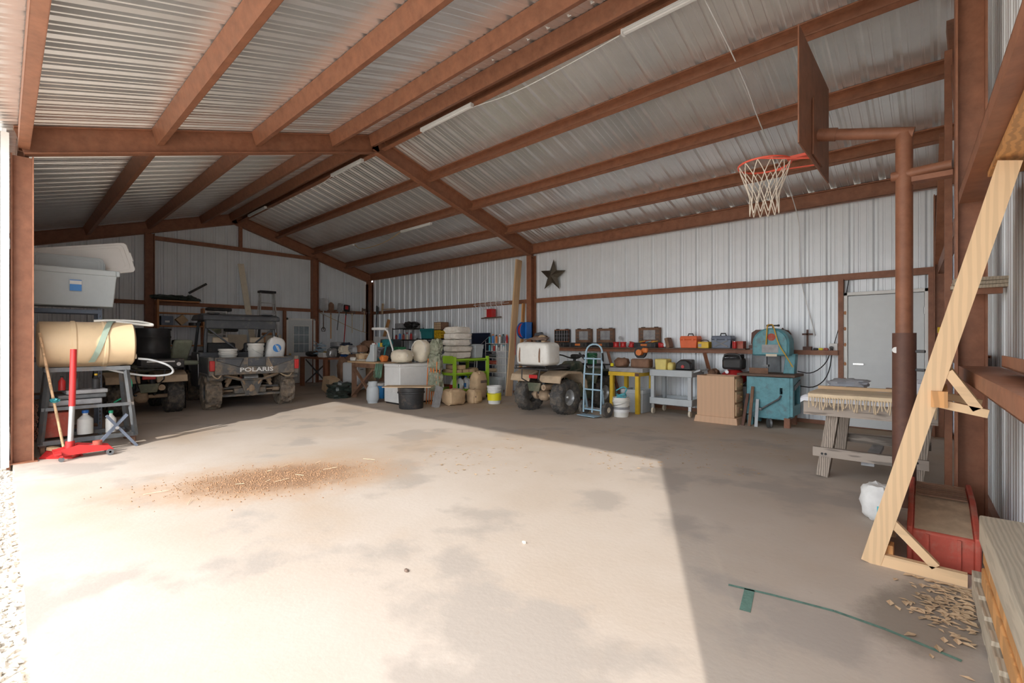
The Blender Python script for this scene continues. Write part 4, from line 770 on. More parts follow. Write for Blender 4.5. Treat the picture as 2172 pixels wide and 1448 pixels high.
for i in range(8): obj('frame_rod',B().cyl((-.2+.055*i,-.05+.03*(i%3),0),(-.17+.05*i,-.02+.04*(i%2),.98-.03*(i%4)),.011,n=8),'orangem',t)
obj('fabric',B().blob((.02,.03,.5),(.38,.16,.42),.45,.3,4,2),'camo',t); obj('fabric',B().blob((.0,.05,.9),(.36,.16,.36),.5,.35,4,5),'camo',t); obj('fabric',B().blob((-.02,.08,1.22),(.3,.16,.34),.6,.45,4,7),'camo',t)
one('metal_plate','grey metal plate leaning beside the black tub','plate',B().beam((-7.6,5.96,0),(-7.66,6.12,.42),.2,.012,(1,0,0)),'gauze')
# lime cart
t=thing('lime_cart','lime green three-tier steel cart loaded with feed sacks','cart',(-8.5,7.45,0),0)
for x in(-.36,.36):
    for y in(-.52,.52): obj('post',B().bx(x-.03,x+.03,y-.03,y+.03,.05,1.0),'lime',t)
for z in(.2,.58,.90): s=obj('shelf_tray',B().bx(-.36,.36,-.5,.5,z,z+.015),'piney',t); obj('tray_edge',B().bx(.335,.36,-.5,.5,z-.01,z+.05).bx(-.36,-.335,-.5,.5,z-.01,z+.05).bx(-.33,.33,-.52,-.495,z-.01,z+.05).bx(-.33,.33,.495,.52,z-.01,z+.05),'lime',s)
obj('end_panel',B().bx(-.33,.33,-.545,-.53,.84,1.02),'lime',t,.008)
for x in(-.36,.36):
    for y in(-.52,.52): obj('caster',B().lathe([(0,-.015),(.03,-.015),(.03,.015),(0,.015)],10,(x,y,.03),'Y'),'black',t)
z=.952
for i,(dx,dy,sx,sy,sz,rz) in enumerate(((.02,.0,.50,.56,.15,.03),(.03,.01,.5,.57,.14,-.03),(.0,.0,.52,.55,.15,.05),(.03,.01,.48,.57,.14,-.06),(.02,.0,.46,.54,.15,.12))):
    one('feed_sack',('white woven feed sack at the bottom of the stack on the lime cart','white woven feed sack second from the bottom on the lime cart','white woven feed sack in the middle of the stack on the lime cart','white woven feed sack second from the top on the lime cart','white woven feed sack on top of the stack on the lime cart')[i],'feed sack',B().blob((0,0,sz/2),(sx,sy,sz*1.1),.42,.17,3,i,24,12).flat(.002,sz),'sack',(-8.5+dx,7.3+dy,z),rz,'white sacks on the lime cart'); z+=sz+.003
t=tote('grey plastic tote behind the feed sacks on the lime cart',(-8.45,7.81,.953),.42,.27,.30,'tote',0,lid=True)
for i,(x,y,l) in enumerate(((-8.3,7.05,'white jug with a red label on the lime cart beside the end panel'),(-8.38,7.3,'white jug with a green label on the lime cart, middle one'),(-8.45,7.55,'white jug with a blue cap at the back of the lime cart shelf'))):
    t=thing('jug',l,'jug',(x,y,.219),.2*i,'jugs on the lime cart'); obj('body',B().lathe([(0,0),(.085,0),(.09,.01),(.09,.18),(.04,.25),(.03,.27),(0,.27)],14),'white',t); obj('cap',B().cyl((0,0,.27),(0,0,.30),.03,n=12),'blue',t); obj('handle',B().tube([(.05,0,.24),(.1,0,.22),(.1,0,.12),(.085,0,.1)],.012,6,sm=1),'white',t); obj('label_patch',B().bx(-.05,.05,-.092,-.086,.04,.14),('red','hoseg','label_b')[i],t)
for i in range(4): jbox(('long cardboard carton at the front of the lime cart middle shelf','cardboard carton second on the lime cart middle shelf','cardboard carton third on the lime cart middle shelf','short carton on top of the lime cart cartons')[i],-8.42,7.1+.2*i if i<3 else 7.2,.599 if i<3 else .703,.5,.16,.10,'kraft',.03*i,'carton')
t=thing('paper_sack','printed kraft feed sack standing against the lime cart','feed sack',(-7.93,7.47,0),.1); obj('sack',B().blob((0,0,.33),(.3,.4,.66),.6,.14,3,2,22,14).flat(),'kraft',t); obj('print',B().bx(.16,.175,-.1,.1,.4,.46),'darkwood',t)
for i,(x,y,sx,sy,sz,l) in enumerate(((-7.68,6.52,.36,.42,.34,'crumpled kraft feed sack with blue print slumped on the floor'),(-7.58,7.02,.27,.28,.30,'small kraft feed sack beside the yellow-labelled bucket'))):
    t=thing('paper_sack',l,'feed sack',(x,y,0),.1*i,'kraft sacks on the floor'); obj('sack',B().blob((0,0,sz/2),(sx,sy,sz),.42,.2,3,i+8,22,12).flat(),'kraft',t); obj('print',B().bx(sx*.44,sx*.47,-.1,.1,sz*.45,sz*.58),('label_b','darkwood')[i],t)
jblob('folded brown paper sack lying on the lime cart end',-8.45,7.76,.599,.3,.28,.12,'kraft','folded_sack',.2,4)
def ylab(t,h,r): obj('label_patch',B().lathe([(r*.97,h*.2),(r*1.0,h*.2),(r*1.02,h*.62),(r*.99,h*.62)],24),'label_y',t)
t=pail('white bucket with a yellow label beside the kraft sacks',(-7.2,7.26,0),.38,.15,'white',True,None,None,ylab)
one('floor_mat','small dark mat on the floor under the lime cart end','mat',B().bx(-.3,.3,-.25,.25,0,.012),'darkwood',(-8.0,6.75,.0),.4)
# black shelving against the back wall
t=thing('wire_shelving','black metal shelving against the back wall holding paints and bins','shelving',(-11.8,8.68,0),0)
for x in(-1.2,-.1,.1,1.75):
    for y in(-.2,.2): obj('post',B().cyl((x,y,0),(x,y,1.78 if x<0 else 1.45),.014,n=8),'black',t)
for x0,x1,zs in((-1.2,-.1,(.5,1.1,1.4,1.75)),(.1,1.75,(.5,1.1,1.42))):
    for z in zs:
        b=B().bx(x0,x1,-.21,-.19,z-.02,z+.01).bx(x0,x1,.19,.21,z-.02,z+.01); s=obj('shelf_frame',b,'black',t); b=B()
        for k in range(12): y=-.18+.033*k; b.bx(x0,x1,y-.003,y+.003,z,z+.006)
        obj('shelf_wires',b,'black',s)
random.seed(11)
CW=dict(red='red',white='white',label_b='bright blue',dsteel='dark grey',redd='dull red',steel='silver',cream='cream',black='black',cyan='turquoise',orangem='orange',navy='navy',blue='blue')
cols=['red','white','label_b','dsteel','redd','steel','cream','black']
def can(l,x,y,z,h,r,m,grp,cap='white'):
    t=thing('spray_can',l,'can',(x,y,z),0,grp); obj('body',B().lathe([(0,0),(r,0),(r,h*.78),(r*.7,h*.85),(r*.4,h*.87),(0,h*.87)],12),m,t); obj('cap',B().cyl((0,0,h*.84),(0,0,h),r*.75,n=10),cap,t); return t
for k in range(9):
    m=cols[k%8]; can(CW[m]+' can with a '+CW[cols[(k+3)%8]]+' cap on the upper black shelf'+(', by the post' if k==8 else ''),-12.9+.1*k,8.55+.06*(k%2),1.41,.16+.03*(k%3),.035,m,'cans on the black shelving',cols[(k+3)%8])
for k in range(6): can(CW[cols[(k+2)%8]]+' can on the lower black shelf below the teal tote',-11.55+.15*k,8.55,1.11,.16,.04,cols[(k+2)%8],'cans on the lower black shelf')
jbox('dark grey equipment case on the top of the black shelving',-12.75,8.65,1.767,.34,.3,.16,'gauze',.05,'equipment_case',.02); jblob('black garment bag heaped on the black shelving',-12.22,8.65,1.767,.58,.35,.2,'black','garment_bag',.3,5)
t=tote('clear teal tote of red tools on the black shelving',(-11.25,8.65,1.43),.6,.36,.3,'teal'); obj('contents',B().blob((.1,0,.17),(.34,.24,.24),.6,.2,3,2),'redd',t)
t=thing('drawer_organizer','brown small-parts drawer cabinet at the end of the black shelving','organizer',(-10.75,8.65,1.43),0); obj('case',B().bx(-.16,.16,-.14,.14,.26,.48),'brownw',t)
for k in range(3): obj('drawer',B().bx(-.14,.0,-.15,-.14,.28+.065*k,.335+.065*k),'ply',t); obj('drawer',B().bx(.01,.15,-.15,-.14,.28+.065*k,.335+.065*k),'ply',t)
t=thing('parts_bin','yellow parts bin with a grid of openings below the drawer cabinet','bin',(-10.75,8.65,1.43),0); obj('case',(lambda q:[q.bx(-.16+.1*k-(.0 if k==0 else .0),-.16+.1*k+.02,-.14,-.02,0,.25) for k in range(4)] and [q.bx(-.16,.16,-.14,-.02,.0765*k,.0765*k+.0205) for k in range(4)] and q)(B().bx(-.16,.16,-.02,.14,0,.25)),'yellow',t)
jbox('dull red tool box beside the yellow parts bin',-10.35,8.65,1.43,.35,.2,.14,'redd',0,'red_tool_box'); jbox('flat wooden tray on the right of the black shelving',-10.0,8.65,1.43,.4,.25,.16,'brownw',.1,'wooden_tray') if 0 else None
t=thing('tool_chest','black rolling tool chest with its lid open behind the lime cart','tool chest',(-9.2,8.55,0),0)
obj('cabinet',B().bx(-.38,.38,-.25,.25,.0,1.05),'navy',t,.01); obj('top_box',B().bx(-.36,.36,-.23,.23,1.05,1.28),'navy',t,.01); obj('lid',B().bx(-.36,.36,.2,.225,1.28,1.58),'navy',t,.005); obj('stay',B().cyl((.33,-.1,1.28),(.33,.2,1.48),.006,n=6),'steel',t)
for k in range(5): d_=obj('drawer',B().bx(-.35,.35,-.262,-.25,.16+.17*k,.31+.17*k),'navy',t,.004); obj('drawer_pull',B().bx(-.3,.3,-.275,-.262,.28+.17*k,.295+.17*k),'steel',d_)
# white wire rack with cans
t=thing('wire_rack','white wire rack of shelves against the back wall beside the leaning boards','rack',(-8.42,8.66,0),0)
RZ=(.55,.75,.93,1.1,1.3); 
for z in RZ:
    b=B().tube([(-.36,-.13,z),(.36,-.13,z),(.36,.13,z),(-.36,.13,z)],.007,6,closed=True); s=obj('shelf',b,'wire',t); b=B()
    for k in range(24): b.cyl((-.35+.03*k,-.13,z),(-.35+.03*k,.13,z),.0025,n=4)
    obj('shelf_wires',b,'wire',s)
for x in(-.36,.36): obj('upright',B().cyl((x,-.13,0),(x,-.13,1.36),.008,n=6).cyl((x,.13,0),(x,.13,1.36),.008,n=6),'wire',t)
b=B()
for k in range(10): b.cyl((.06+.033*k,-.15,0),(.06+.033*k,-.15,1.2),.004,n=4)
for k in range(34): b.cyl((.05,-.152,.03+.035*k),(.37,-.152,.03+.035*k),.0035,n=4)
obj('side_grid',b,'wire',t)
cc=['cyan','white','label_b','white','orangem','steel','white','navy','dsteel','blue','red','white']
for k in range(11): can(CW[cc[k]]+' spray can with a '+CW[('black','white','orangem','cyan')[k%4]]+' cap on the top wire rack shelf',-8.72+.062*k,8.62+.05*(k%2),1.308,.2+.015*(k%3),.028,cc[k],'spray cans on the top wire shelf',('black','white','orangem','cyan')[k%4])
for k in range(7): can(CW[cc[(k*5)%12]]+' spray can with a '+CW[('cyan','dsteel','white')[k%3]]+' cap on the second wire shelf'+(', by the mesh' if k>4 else ''),-8.72+.085*k,8.62,1.108,.15+.02*(k%2),.028,cc[(k*5)%12],'cans on the second wire shelf',('cyan','dsteel','white')[k%3])
for k,(m,l) in enumerate((('dsteel','dark roll on the third wire rack shelf'),('redd','red lens lamp on the fourth wire rack shelf'),('kraft','brown bundle on the fifth wire rack shelf'))): one('rack_item',l,'roll',B().cyl((-.1,0,.05),(.1,0,.05),.05,n=12),m,(-8.57,8.6,RZ[2-k]+.008),.4)
t=tote('grey perforated crate low in the white wire rack',(-8.3,8.38,0),.5,.2,.46,'tote',name='plastic_crate'); t['category']='crate'
one('folding_stand','folded aluminium stand leaning between the lime cart and wire rack','stand',B().cyl((-8.86,8.12,0),(-8.84,8.26,1.25),.015).cyl((-8.7,8.1,0),(-8.8,8.26,1.25),.015).cyl((-8.84,8.15,.4),(-8.73,8.15,.4),.01),'steel')
# red heat-lamp box on the girt basket
t=thing('wire_basket','white wire basket shelf hung on the girt with curved wires','wire basket',(-8.95,8.9,2.28),0)
b=B()
for k in range(6): b.tube([(-.5+.2*k,.08,.15),(-.5+.2*k,-.1,.16),(-.5+.2*k,-.14,.06),(-.5+.2*k,-.06,-.02)],.006,5,sm=1)
b.cyl((-.55,-.13,.06),(.6,-.13,.09),.007).cyl((-.55,.06,.05),(.6,.06,.08),.007); obj('wires',b,'wire',t)
t=thing('red_carton','red and white lamp carton on a rod under the wire basket','box',(-8.95,8.88,1.98),0); obj('carton',B().bx(-.17,.12,-.08,.08,.02,.24),'red',t); obj('panel_print',B().bx(-.17,-.07,-.083,-.08,.03,.23),'label_w',t); obj('rod',B().cyl((-.35,0,.0),(.4,0,.015),.018),'darkwood',t)
# boards at the middle column
one('pine_plank','tall pine plank leaning on the middle frame column','plank',B().beam((-7.93,8.5,0),(-7.86,8.8,3.4),.2,.045,(1,0,0)),'pine')
one('pine_stud','short pine stud leaning behind the hose reel','stud',B().beam((-7.755,8.7,0),(-7.735,8.84,2.3),.09,.04,(1,0,0)),'pineo')
t=thing('hose_reel','blue steel air-hose reel with a red hose on the column','hose reel',(-7.5,8.66,1.62),0)
for s in(-.11,.11): obj('flange',B().lathe([(0,-.006),(.20,-.006),(.205,0),(.2,.006),(0,.006)],28,(s*.5-.05,-.02,0),'X'),'blue',t)
obj('hose_coil',B().lathe([(.09,-.045),(.17,-.045),(.18,0),(.17,.045),(.09,.045)],24,(-.05,-.02,0),'X'),'red',t); obj('bracket',B().bx(.06,.1,-.1,.14,-.2,.2).bx(-.1,.1,.1,.14,-.2,.2),'blue',t); obj('hose_tail',B().tube([(-.06,-.1,.16),(-.22,-.12,.1),(-.26,-.1,-.2),(-.26,-.1,-.6)],.008,5,sm=2),'red',t)
# ================= things on the back wall shelf
ZS=1.226
def sx_(px): return AY(px,738,8.92).x
def opencase(px,lab,wd=.44,grid=False,tools=False):
    t=thing('tool_case',lab,'tool case',(sx_(px),8.93,ZS),0,'open black tool cases on the wall shelf')
    h=wd/2
    obj('tray',B().bx(-h,h,-.12,.1,0,.1),'blackp',t,.012); obj('lid',B().bx(-h,h,.105,.145,.10,.41).bx(-h,h,.09,.105,.10,.125).bx(-h,h,.09,.105,.385,.41).bx(-h,-h+.03,.09,.105,.1,.41).bx(h-.03,h,.09,.105,.1,.41),'brownw' if not grid else 'black',t,.01)
    obj('trim',B().tube([(-h+.01,.086,.12),(h-.01,.086,.12),(h-.01,.086,.395),(-h+.01,.086,.395)],.006,5,closed=True),'orangem' if grid else 'brownw',t)
    if grid:
        for k in range(1,6): obj('divider',B().bx(-h+wd*k/6-.004,-h+wd*k/6+.004,.09,.105,.12,.39),'gauze',t)
        for k in range(1,3): obj('divider',B().bx(-h,h,.09,.104,.12+.09*k-.004,.12+.09*k+.004),'gauze',t)
    else:
        obj('lid_panel',B().bx(-h*.55,h*.55,.09,.106,.16,.36),'gauze',t,.006)
        for s in(-1,1):
            for k in range(3): obj('lid_pad',B().bx(s*h*.78-.04,s*h*.78+.04,.092,.106,.15+.075*k,.205+.075*k),'darkwood',t,.004)
    obj('latch',B().bx(-.08,.06,-.132,-.12,.03,.075),'orangem',t,.004)
    for s in(-1,1): obj('side_latch',B().bx(s*h*.75-.03,s*h*.75+.03,-.128,-.12,.02,.085),'black',t); obj('foot',B().bx(s*h*.6-.04,s*h*.6+.04,.1,.13,.41,.425),'black',t)
    if tools:
        for k,(m,a) in enumerate((('yellow',.2),('red',.5),('cyan',-.3),('orangem',.1),('cordy',-.1))): obj('tool',B().beam((-.15+.07*k,-.05,.11),(-.06+.07*k,.02+.03*a,.135),.018,.014),m,t)
    return t
opencase(1186,'open black case with an orange-edged gridded lid beside the engine',.44,True); opencase(1232,'open black tool case with a dusty lid beside the gridded case'); opencase(1278,'open black tool case with a dusty lid beside the red hose reels'); opencase(1372,'open black tool case holding coloured pliers and drivers',.48,tools=True)
for i,(px,rz) in enumerate(((1308,0),(1323,0),(1340,.5))):
    t=thing('strap_reel',('red strap reel nearest the open cases','red strap reel in the middle of three','red strap reel tipped against its neighbour')[i],'reel',(sx_(px),8.9,ZS),0,'red reels on the wall shelf'); t.rotation_euler=(0,rz*.6,0)
    obj('drum',B().lathe([(0,0),(.068,0),(.073,.012),(.06,.02),(.06,.09),(.073,.1),(.068,.115),(0,.115)],20),'red',t)
one('pressure_gauge','small pressure gauge on a pipe behind the red reels','gauge',B().cyl((0,0,0),(0,0,.17),.012).lathe([(0,-.012),(.04,-.012),(.04,.012),(0,.012)],16,(0,0,.2),'Y'),'steel',(sx_(1312),9.0,ZS))
t=thing('small_engine','rusty small engine with a flywheel on the wall shelf beside the hose reel','engine',(sx_(1147),8.9,ZS+.003),0)
obj('block',B().blob((0,0,.14),(.32,.26,.26),.45,.15,4,1).flat(.03),'brownw',t); obj('flywheel',B().lathe([(0,-.03),(.12,-.03),(.125,0),(.12,.03),(0,.03)],20,(.14,-.1,.16),'Y'),'ply',t); obj('muffler',B().cyl((-.1,-.05,.28),(.1,-.05,.3),.05),'dsteel',t); obj('base',B().bx(-.2,.2,-.13,.13,0,.03),'navy',t)
jblob('tangle of black fittings beside the small engine',sx_(1120),8.85,1.22,.3,.2,.14,'black','fittings',.5,3) if 0 else None
jbox('weathered wood block leaning on the shelf beside the red clamp',sx_(1421),8.93,ZS,.07,.2,.2,'brownw',0,'wood_block').rotation_euler=(0,-.25,0)
t=thing('red_clamp','red hand tool head beside the weathered wood block','tool',(sx_(1404),8.9,ZS),0); obj('grip',B().blob((0,0,.05),(.12,.1,.1),.5,.1),'red',t); obj('jaw',B().bx(.04,.1,-.03,.03,.02,.11),'steel',t)
def toolbox(lab,px,m,w=.34,h=.24,d=.24):
    t=thing('tool_box',lab,'tool box',(sx_(px),8.9,ZS),0); obj('base',B().frus(-w*.44,w*.44,-d/2,d/2,0,h*.66,w*.04,.01),m,t,.012); obj('lid',B().frus(-w*.5,w*.5,-d*.55,d*.55,h*.66,h*.95,-.015,-.015),m,t,.012); obj('handle',B().tube([(-.05,0,h*.93),(-.04,0,h*1.12),(.04,0,h*1.12),(.05,0,h*.93)],.012,6),'black',t)
    for s in(-1,1): obj('latch',B().bx(s*w*.25-.02,s*w*.25+.02,-d*.56,-d*.5,h*.55,h*.75),m,t)
    return t
toolbox('orange plastic tool box on the wall shelf',1466,'orange'); t=toolbox('dark grey plastic tool box on the wall shelf beside the yellow radio',1535,'bluegrey',.36)
obj('moulded_cross',B().beam((-.12,-.128,.03),(.12,-.13,.14),.012,.02).beam((-.12,-.13,.14),(.12,-.128,.03),.012,.02),'dsteel',t)
t=thing('jobsite_radio','yellow radio with a black handle between the two tool boxes','radio',(sx_(1498),8.84,ZS),0); obj('case',B().bx(-.1,.1,-.08,.08,0,.12),'yellow',t,.01); obj('screen',B().bx(-.09,-.03,-.083,-.08,.02,.08),'gauze',t); obj('strap',B().tube([(-.08,0,.12),(-.05,0,.15),(.05,0,.15),(.08,0,.12)],.008,5,sm=1),'black',t)
t=thing('red_carton','open red cardboard drinks carton on the wall shelf','box',(sx_(1567),8.9,ZS),0); obj('carton',B().bx(-.08,.10,-.08,.1,0,.13),'redd',t); t=thing('drink_can','red drink can in front of the red carton','can',(sx_(1564),8.775,ZS),0); obj('body',B().lathe([(0,0),(.026,0),(.032,.01),(.032,.11),(.026,.12),(0,.12)],14),'red',t); obj('rim',B().lathe([(.022,.12),(.027,.12),(.027,.124),(.022,.124),(.022,.12)],14),'chrome',t)
# metal bull silhouette and cross
xb=sx_(1630)
pts=[(-.30,.10),(-.28,.02),(-.26,.02),(-.25,.12),(-.20,.16),(-.02,.15),(.06,.13),(.10,.02),(.13,.02),(.14,.12),(.18,.2),(.24,.23),(.30,.20),(.33,.25),(.29,.31),(.22,.33),(.20,.36),(.17,.33),(.05,.34),(-.1,.33),(-.22,.33),(-.29,.28)]
t=thing('steel_cow','rusty cut-steel cow silhouette on a small plate on the wall shelf','ornament',(xb,9.0,ZS),0); obj('figure',B().prism(pts,'Y',-.004,.004),'rustd',t); obj('base_plate',B().bx(-.32,.32,-.06,.05,0,.06),'rustd',t)
t=thing('steel_cross','small rusty steel cross on the wall shelf beside the band saw','cross',(sx_(1711),8.98,ZS-.02),0); obj('upright',B().bx(-.014,.014,-.008,.008,.06,.34),'rustd',t); obj('arm',B().bx(-.075,.075,-.008,.008,.25,.278),'rustd',t); obj('base',B().bx(-.06,.06,-.04,.04,0,.06),'rustd',t)
for px,m,l in((1730,'black','black phone on the shelf rail near the outlet'),(1741,'label_y','yellow tape on the shelf rail near the outlet'),(1752,'redd','pink sponge on the shelf rail near the outlet')): jbox(l,sx_(px),8.93,ZS-.016,.06,.06,.035,m,0,l.split()[1]+'_item' if 0 else l.split()[0]+'_'+l.split()[1])
t=thing('outlet_box','white electrical outlet box with black plugs beside the steel door','outlet',(sx_(1765),9.04,1.2),0); obj('plate',B().bx(-.06,.06,-.03,.04,0,.12),'white',t,.005); obj('plug',B().cyl((-.02,-.03,.05),(-.02,-.08,.05),.025),'black',t)
xo=sx_(1762)
cord('black cable drooping from the outlet to the band saw',[(xo,8.96,1.24),(xo-.05,8.9,1.0),(xo-.25,8.88,.82),(xo-.45,8.88,.86)],'black',.008)
cord('black cable looping low from the outlet behind the band saw',[(xo+.02,8.96,1.24),(xo-.02,8.88,.8),(xo-.2,8.86,.6),(xo-.42,8.86,.62)],'black',.008)
cord('thin black wire from the outlet up along the door post',[(xo+.02,9.05,1.28),(xo+.12,9.06,1.7),(xo+.2,9.06,2.2),(xo+.22,9.06,2.34)],'black',.006)
# ================= floor row along the back wall
t=thing('hand_truck','light blue steel hand truck standing upright','hand truck',(-4.66,7.2,0),-.12)
for s in(-1,1):
    obj('rail',B().tube([(s*.2,0,.06),(s*.2,.02,.75),(s*.19,.05,1.05)],.016,8),'lblue',t)
    w_=obj('wheel',B().lathe([(.05,-.035),(.1,-.04),(.13,-.03),(.135,0),(.13,.03),(.1,.04),(.05,.035),(.05,-.035)],22,(s*.265,.1,.135),'X'),'rubber',t); obj('hub',B().lathe([(0,-.03),(.06,-.03),(.06,.03),(0,.03)],16,(s*.265,.1,.135),'X'),'cream',w_)
    obj('brace',B().beam((s*.2,.1,.14),(s*.2,.02,.5),.02,.035),'lblue',t); obj('grip',B().cyl((s*.2,.06,1.0),(s*.27,-.04,1.14),.018),'black',t)
obj('handle_loop',B().tube([(-.19,.05,1.05),(-.18,.06,1.22),(-.08,.07,1.3),(.08,.07,1.3),(.18,.06,1.22),(.19,.05,1.05)],.016,8,sm=1),'lblue',t)
obj('center_bar',B().cyl((0,0,.07),(0,.05,1.06),.014),'lblue',t)
for z in(.12,.48,.76,1.04): obj('crossbar',B().cyl((-.2,.02,z),(.2,.02,z),.014),'lblue',t)
obj('toe_plate',B().bx(-.2,.2,-.18,.02,.02,.03),'lblue',t); obj('axle',B().cyl((-.3,.1,.135),(.3,.1,.135),.011),'steel',t)
def hosetop(t,h,r):
    obj('label_patch',B().lathe([(r*.965,h*.25),(r*.99,h*.25),(r*1.0,h*.5),(r*.97,h*.5)],24),'label_w',t); obj('label_band',B().lathe([(r*.975,h*.38),(r*1.0,h*.38),(r*1.01,h*.5),(r*.98,h*.5)],24),'gauze',t)
pail('white paint bucket full of blue hose in front of the yellow stand',(-4.27,7.55,0),.36,.15,'whitep',False,None,None,hosetop)
one('blue_hose_coil','blue hose coiled in the white paint bucket','hose',B().tube([((.09+.012*math.sin(i*1.3))*math.cos(i*.8),(.09+.01*math.cos(i))*math.sin(i*.8),.22+.006*i+.02*math.sin(i*2.1)) for i in range(34)]+[(.12,0,.5),(.02,.05,.54),(-.1,0,.46)],.012,6,sm=1),'cyan',(-4.27,7.55,0))
t=thing('steel_stand','yellow steel equipment stand with a cluttered grey top','stand',(-4.45,8.28,0),0)
for x in(-.27,.27):
    for y in(-.28,.28): obj('leg',B().bx(x-.035,x+.035,y-.035,y+.035,0,.70),'yellow',t)
obj('top_frame',B().bx(-.32,.32,-.33,-.25,.70,.77).bx(-.32,.32,.25,.33,.70,.77).bx(-.32,-.24,-.25,.25,.70,.77).bx(.24,.32,-.25,.25,.70,.77),'yellow',t); obj('frame_end',B().bx(.24,.32,-.335,-.33,.705,.765).bx(-.325,-.32,-.33,-.25,.705,.765),'rustd',t)
obj('tray',B().bx(-.33,.38,-.3,.3,.77,.85),'gauze',t,.008)
t=tote('grey plastic tote under the yellow stand',(-4.34,8.29,0),.46,.44,.44,'tote',.0)
jblob('brown canvas tool roll on the yellow stand',-4.62,8.2,.85,.3,.28,.18,'brownw','canvas_roll',.2,3); jbox('brown leather tool pouch on the yellow stand',-4.25,8.3,.85,.36,.26,.17,'brownw',.1,'tool_pouch',.03)
t=thing('circular_saw','orange and black circular saw on the brown tool pouch','power saw',(-4.3,8.35,1.02),0); obj('guard',B().lathe([(0,-.03),(.12,-.03),(.12,.03),(0,.03)],20,(0,0,.12),'Y'),'black',t); obj('motor',B().cyl((.02,-.13,.12),(.02,0,.12),.06).blob((.1,-.02,.16),(.12,.08,.1),.6),'orangem',t); obj('base_shoe',B().bx(-.14,.14,-.08,.05,0,.01),'steel',t)
one('tape_measure','yellow-green tape measure on the canvas roll','tape measure',B().bx(-.03,.03,-.02,.02,0,.06),'label_y',(-4.72,8.0,.87),bev=.01)
t=thing('utility_cart','grey plastic two-shelf utility cart on casters','cart',(-3.66,8.52,0),0)
for z in(.22,.74): s=obj('shelf',B().bx(-.38,.38,-.27,.27,z,z+.03),'tote',t); obj('shelf_lip',B().bx(-.4,.4,-.29,-.26,z-.03,z+.09).bx(-.4,.4,.26,.29,z-.03,z+.09).bx(-.4,-.37,-.26,.26,z-.03,z+.09).bx(.37,.4,-.26,.26,z-.03,z+.09),'tote',s,.008)
for x in(-.35,.35):
    for y in(-.24,.24): obj('post',B().bx(x-.035,x+.035,y-.035,y+.035,.25,.72),'tote',t,.008); c_=obj('caster',B().lathe([(0,-.018),(.055,-.018),(.06,0),(.055,.018),(0,.018)],14,(x,y,.06),'X'),'cream',t); obj('caster_fork',B().bx(x-.025,x+.025,y-.02,y+.02,.1,.19),'steel',c_)
obj('handle',B().tube([(.4,-.2,.8),(.5,-.2,.84),(.5,.2,.84),(.4,.2,.8)],.016,6),'tote',t)
t=thing('yellow_tool_bag','pale yellow plastic tool bin on the grey utility cart','tool bin',(-3.89,8.45,.773),0); obj('bin',B().frus(-.1,.1,-.12,.12,0,.25,.015,.01),'yellowl',t,.02); obj('bulge',B().blob((.17,0,.1),(.12,.2,.18),.6,.1).flat(),'yellowl',t)
jbox('dark scuffed battery tester box on the grey utility cart',-3.52,8.68,.773,.22,.16,.24,'dsteel',.05,'battery_tester',.015)
t=thing('miter_saw','black power saw with a red button on the grey utility cart','power saw',(-3.475,8.42,.773),0); obj('base',B().bx(-.17,.17,-.14,.14,0,.06),'blackp',t,.01); obj('hood',B().prism([(-.15,.06),(-.13,.18),(-.06,.24),(.06,.24),(.13,.18),(.15,.06)],'Y',-.06,.06),'black',t,.02); obj('button',B().cyl((0,-.075,.12),(0,-.06,.12),.03,n=14),'red',t)
# unfinished cabinet
t=thing('drawer_cabinet','unfinished wooden base cabinet with three drawers','cabinet',(-2.78,8.2,0),0)
obj('carcass',B().bx(-.3,.3,-.2,-.18,.1,.78).bx(-.3,.3,.18,.2,.1,.78).bx(-.3,-.28,-.18,.18,.1,.78).bx(.28,.3,-.18,.18,.1,.78).bx(-.28,.28,-.18,.18,.1,.12),'cabw',t); obj('plinth',B().frus(-.34,.36,-.24,.24,0,.11,-.02,-.02),'cabw',t,.006)
for z0,z1 in((.56,.74),(.36,.53),(.14,.33)): d_=obj('drawer',B().bx(.3,.325,-.17,.17,z0,z1),'ply',t,.006); obj('panel',B().bx(.32,.333,-.12,.12,z0+.04,z1-.04),'cabw',d_,.008); obj('knob',B().lathe([(0,0),(.012,0),(.012,.02),(.02,.03),(0,.04)],10,(.33,0,(z0+z1)/2),'X'),'brass',d_)
one('brown_tarp','brown canvas sheet bunched behind the wooden cabinet','canvas',B().blob((0,0,.32),(.2,.5,.64),.7,.2,3,4).blob((.02,.05,.7),(.2,.3,.3),.8,.3,3,6),'brownw',(-3.09,8.72,0))
t=thing('air_compressor','red pancake air compressor with a black shroud behind the cabinet','air compressor',(-2.72,8.76,.58),0); obj('tank',B().lathe([(0,.0),(.12,.0),(.2,.08),(.21,.14),(.2,.2),(.1,.27),(0,.27)],24),'red',t); obj('shroud',B().bx(-.17,.17,-.13,.13,.28,.48),'blackp',t,.04); obj('handle',B().tube([(-.15,-.1,.46),(-.12,-.1,.55),(.12,-.1,.55),(.15,-.1,.46)],.016,6,sm=1),'black',t); obj('gauge',B().cyl((-.05,-.2,.24),(-.05,-.22,.24),.03),'steel',t)
jbox('grey plastic crate holding up the red compressor',-2.72,8.76,0,.5,.34,.58,'gauze',0,'plastic_crate')
jbox('teal tool case behind the drawer cabinet',-2.3,8.75,0,.3,.28,.6,'teal',.1,'teal_case') if 0 else None
one('black_cables','coiled black cable on the red compressor','cable',B().tube([(.16*math.cos(i*.7),.08*math.sin(i*.7),.0+.0015*i) for i in range(28)],.012,5),'black',(-2.72,8.76,1.07))
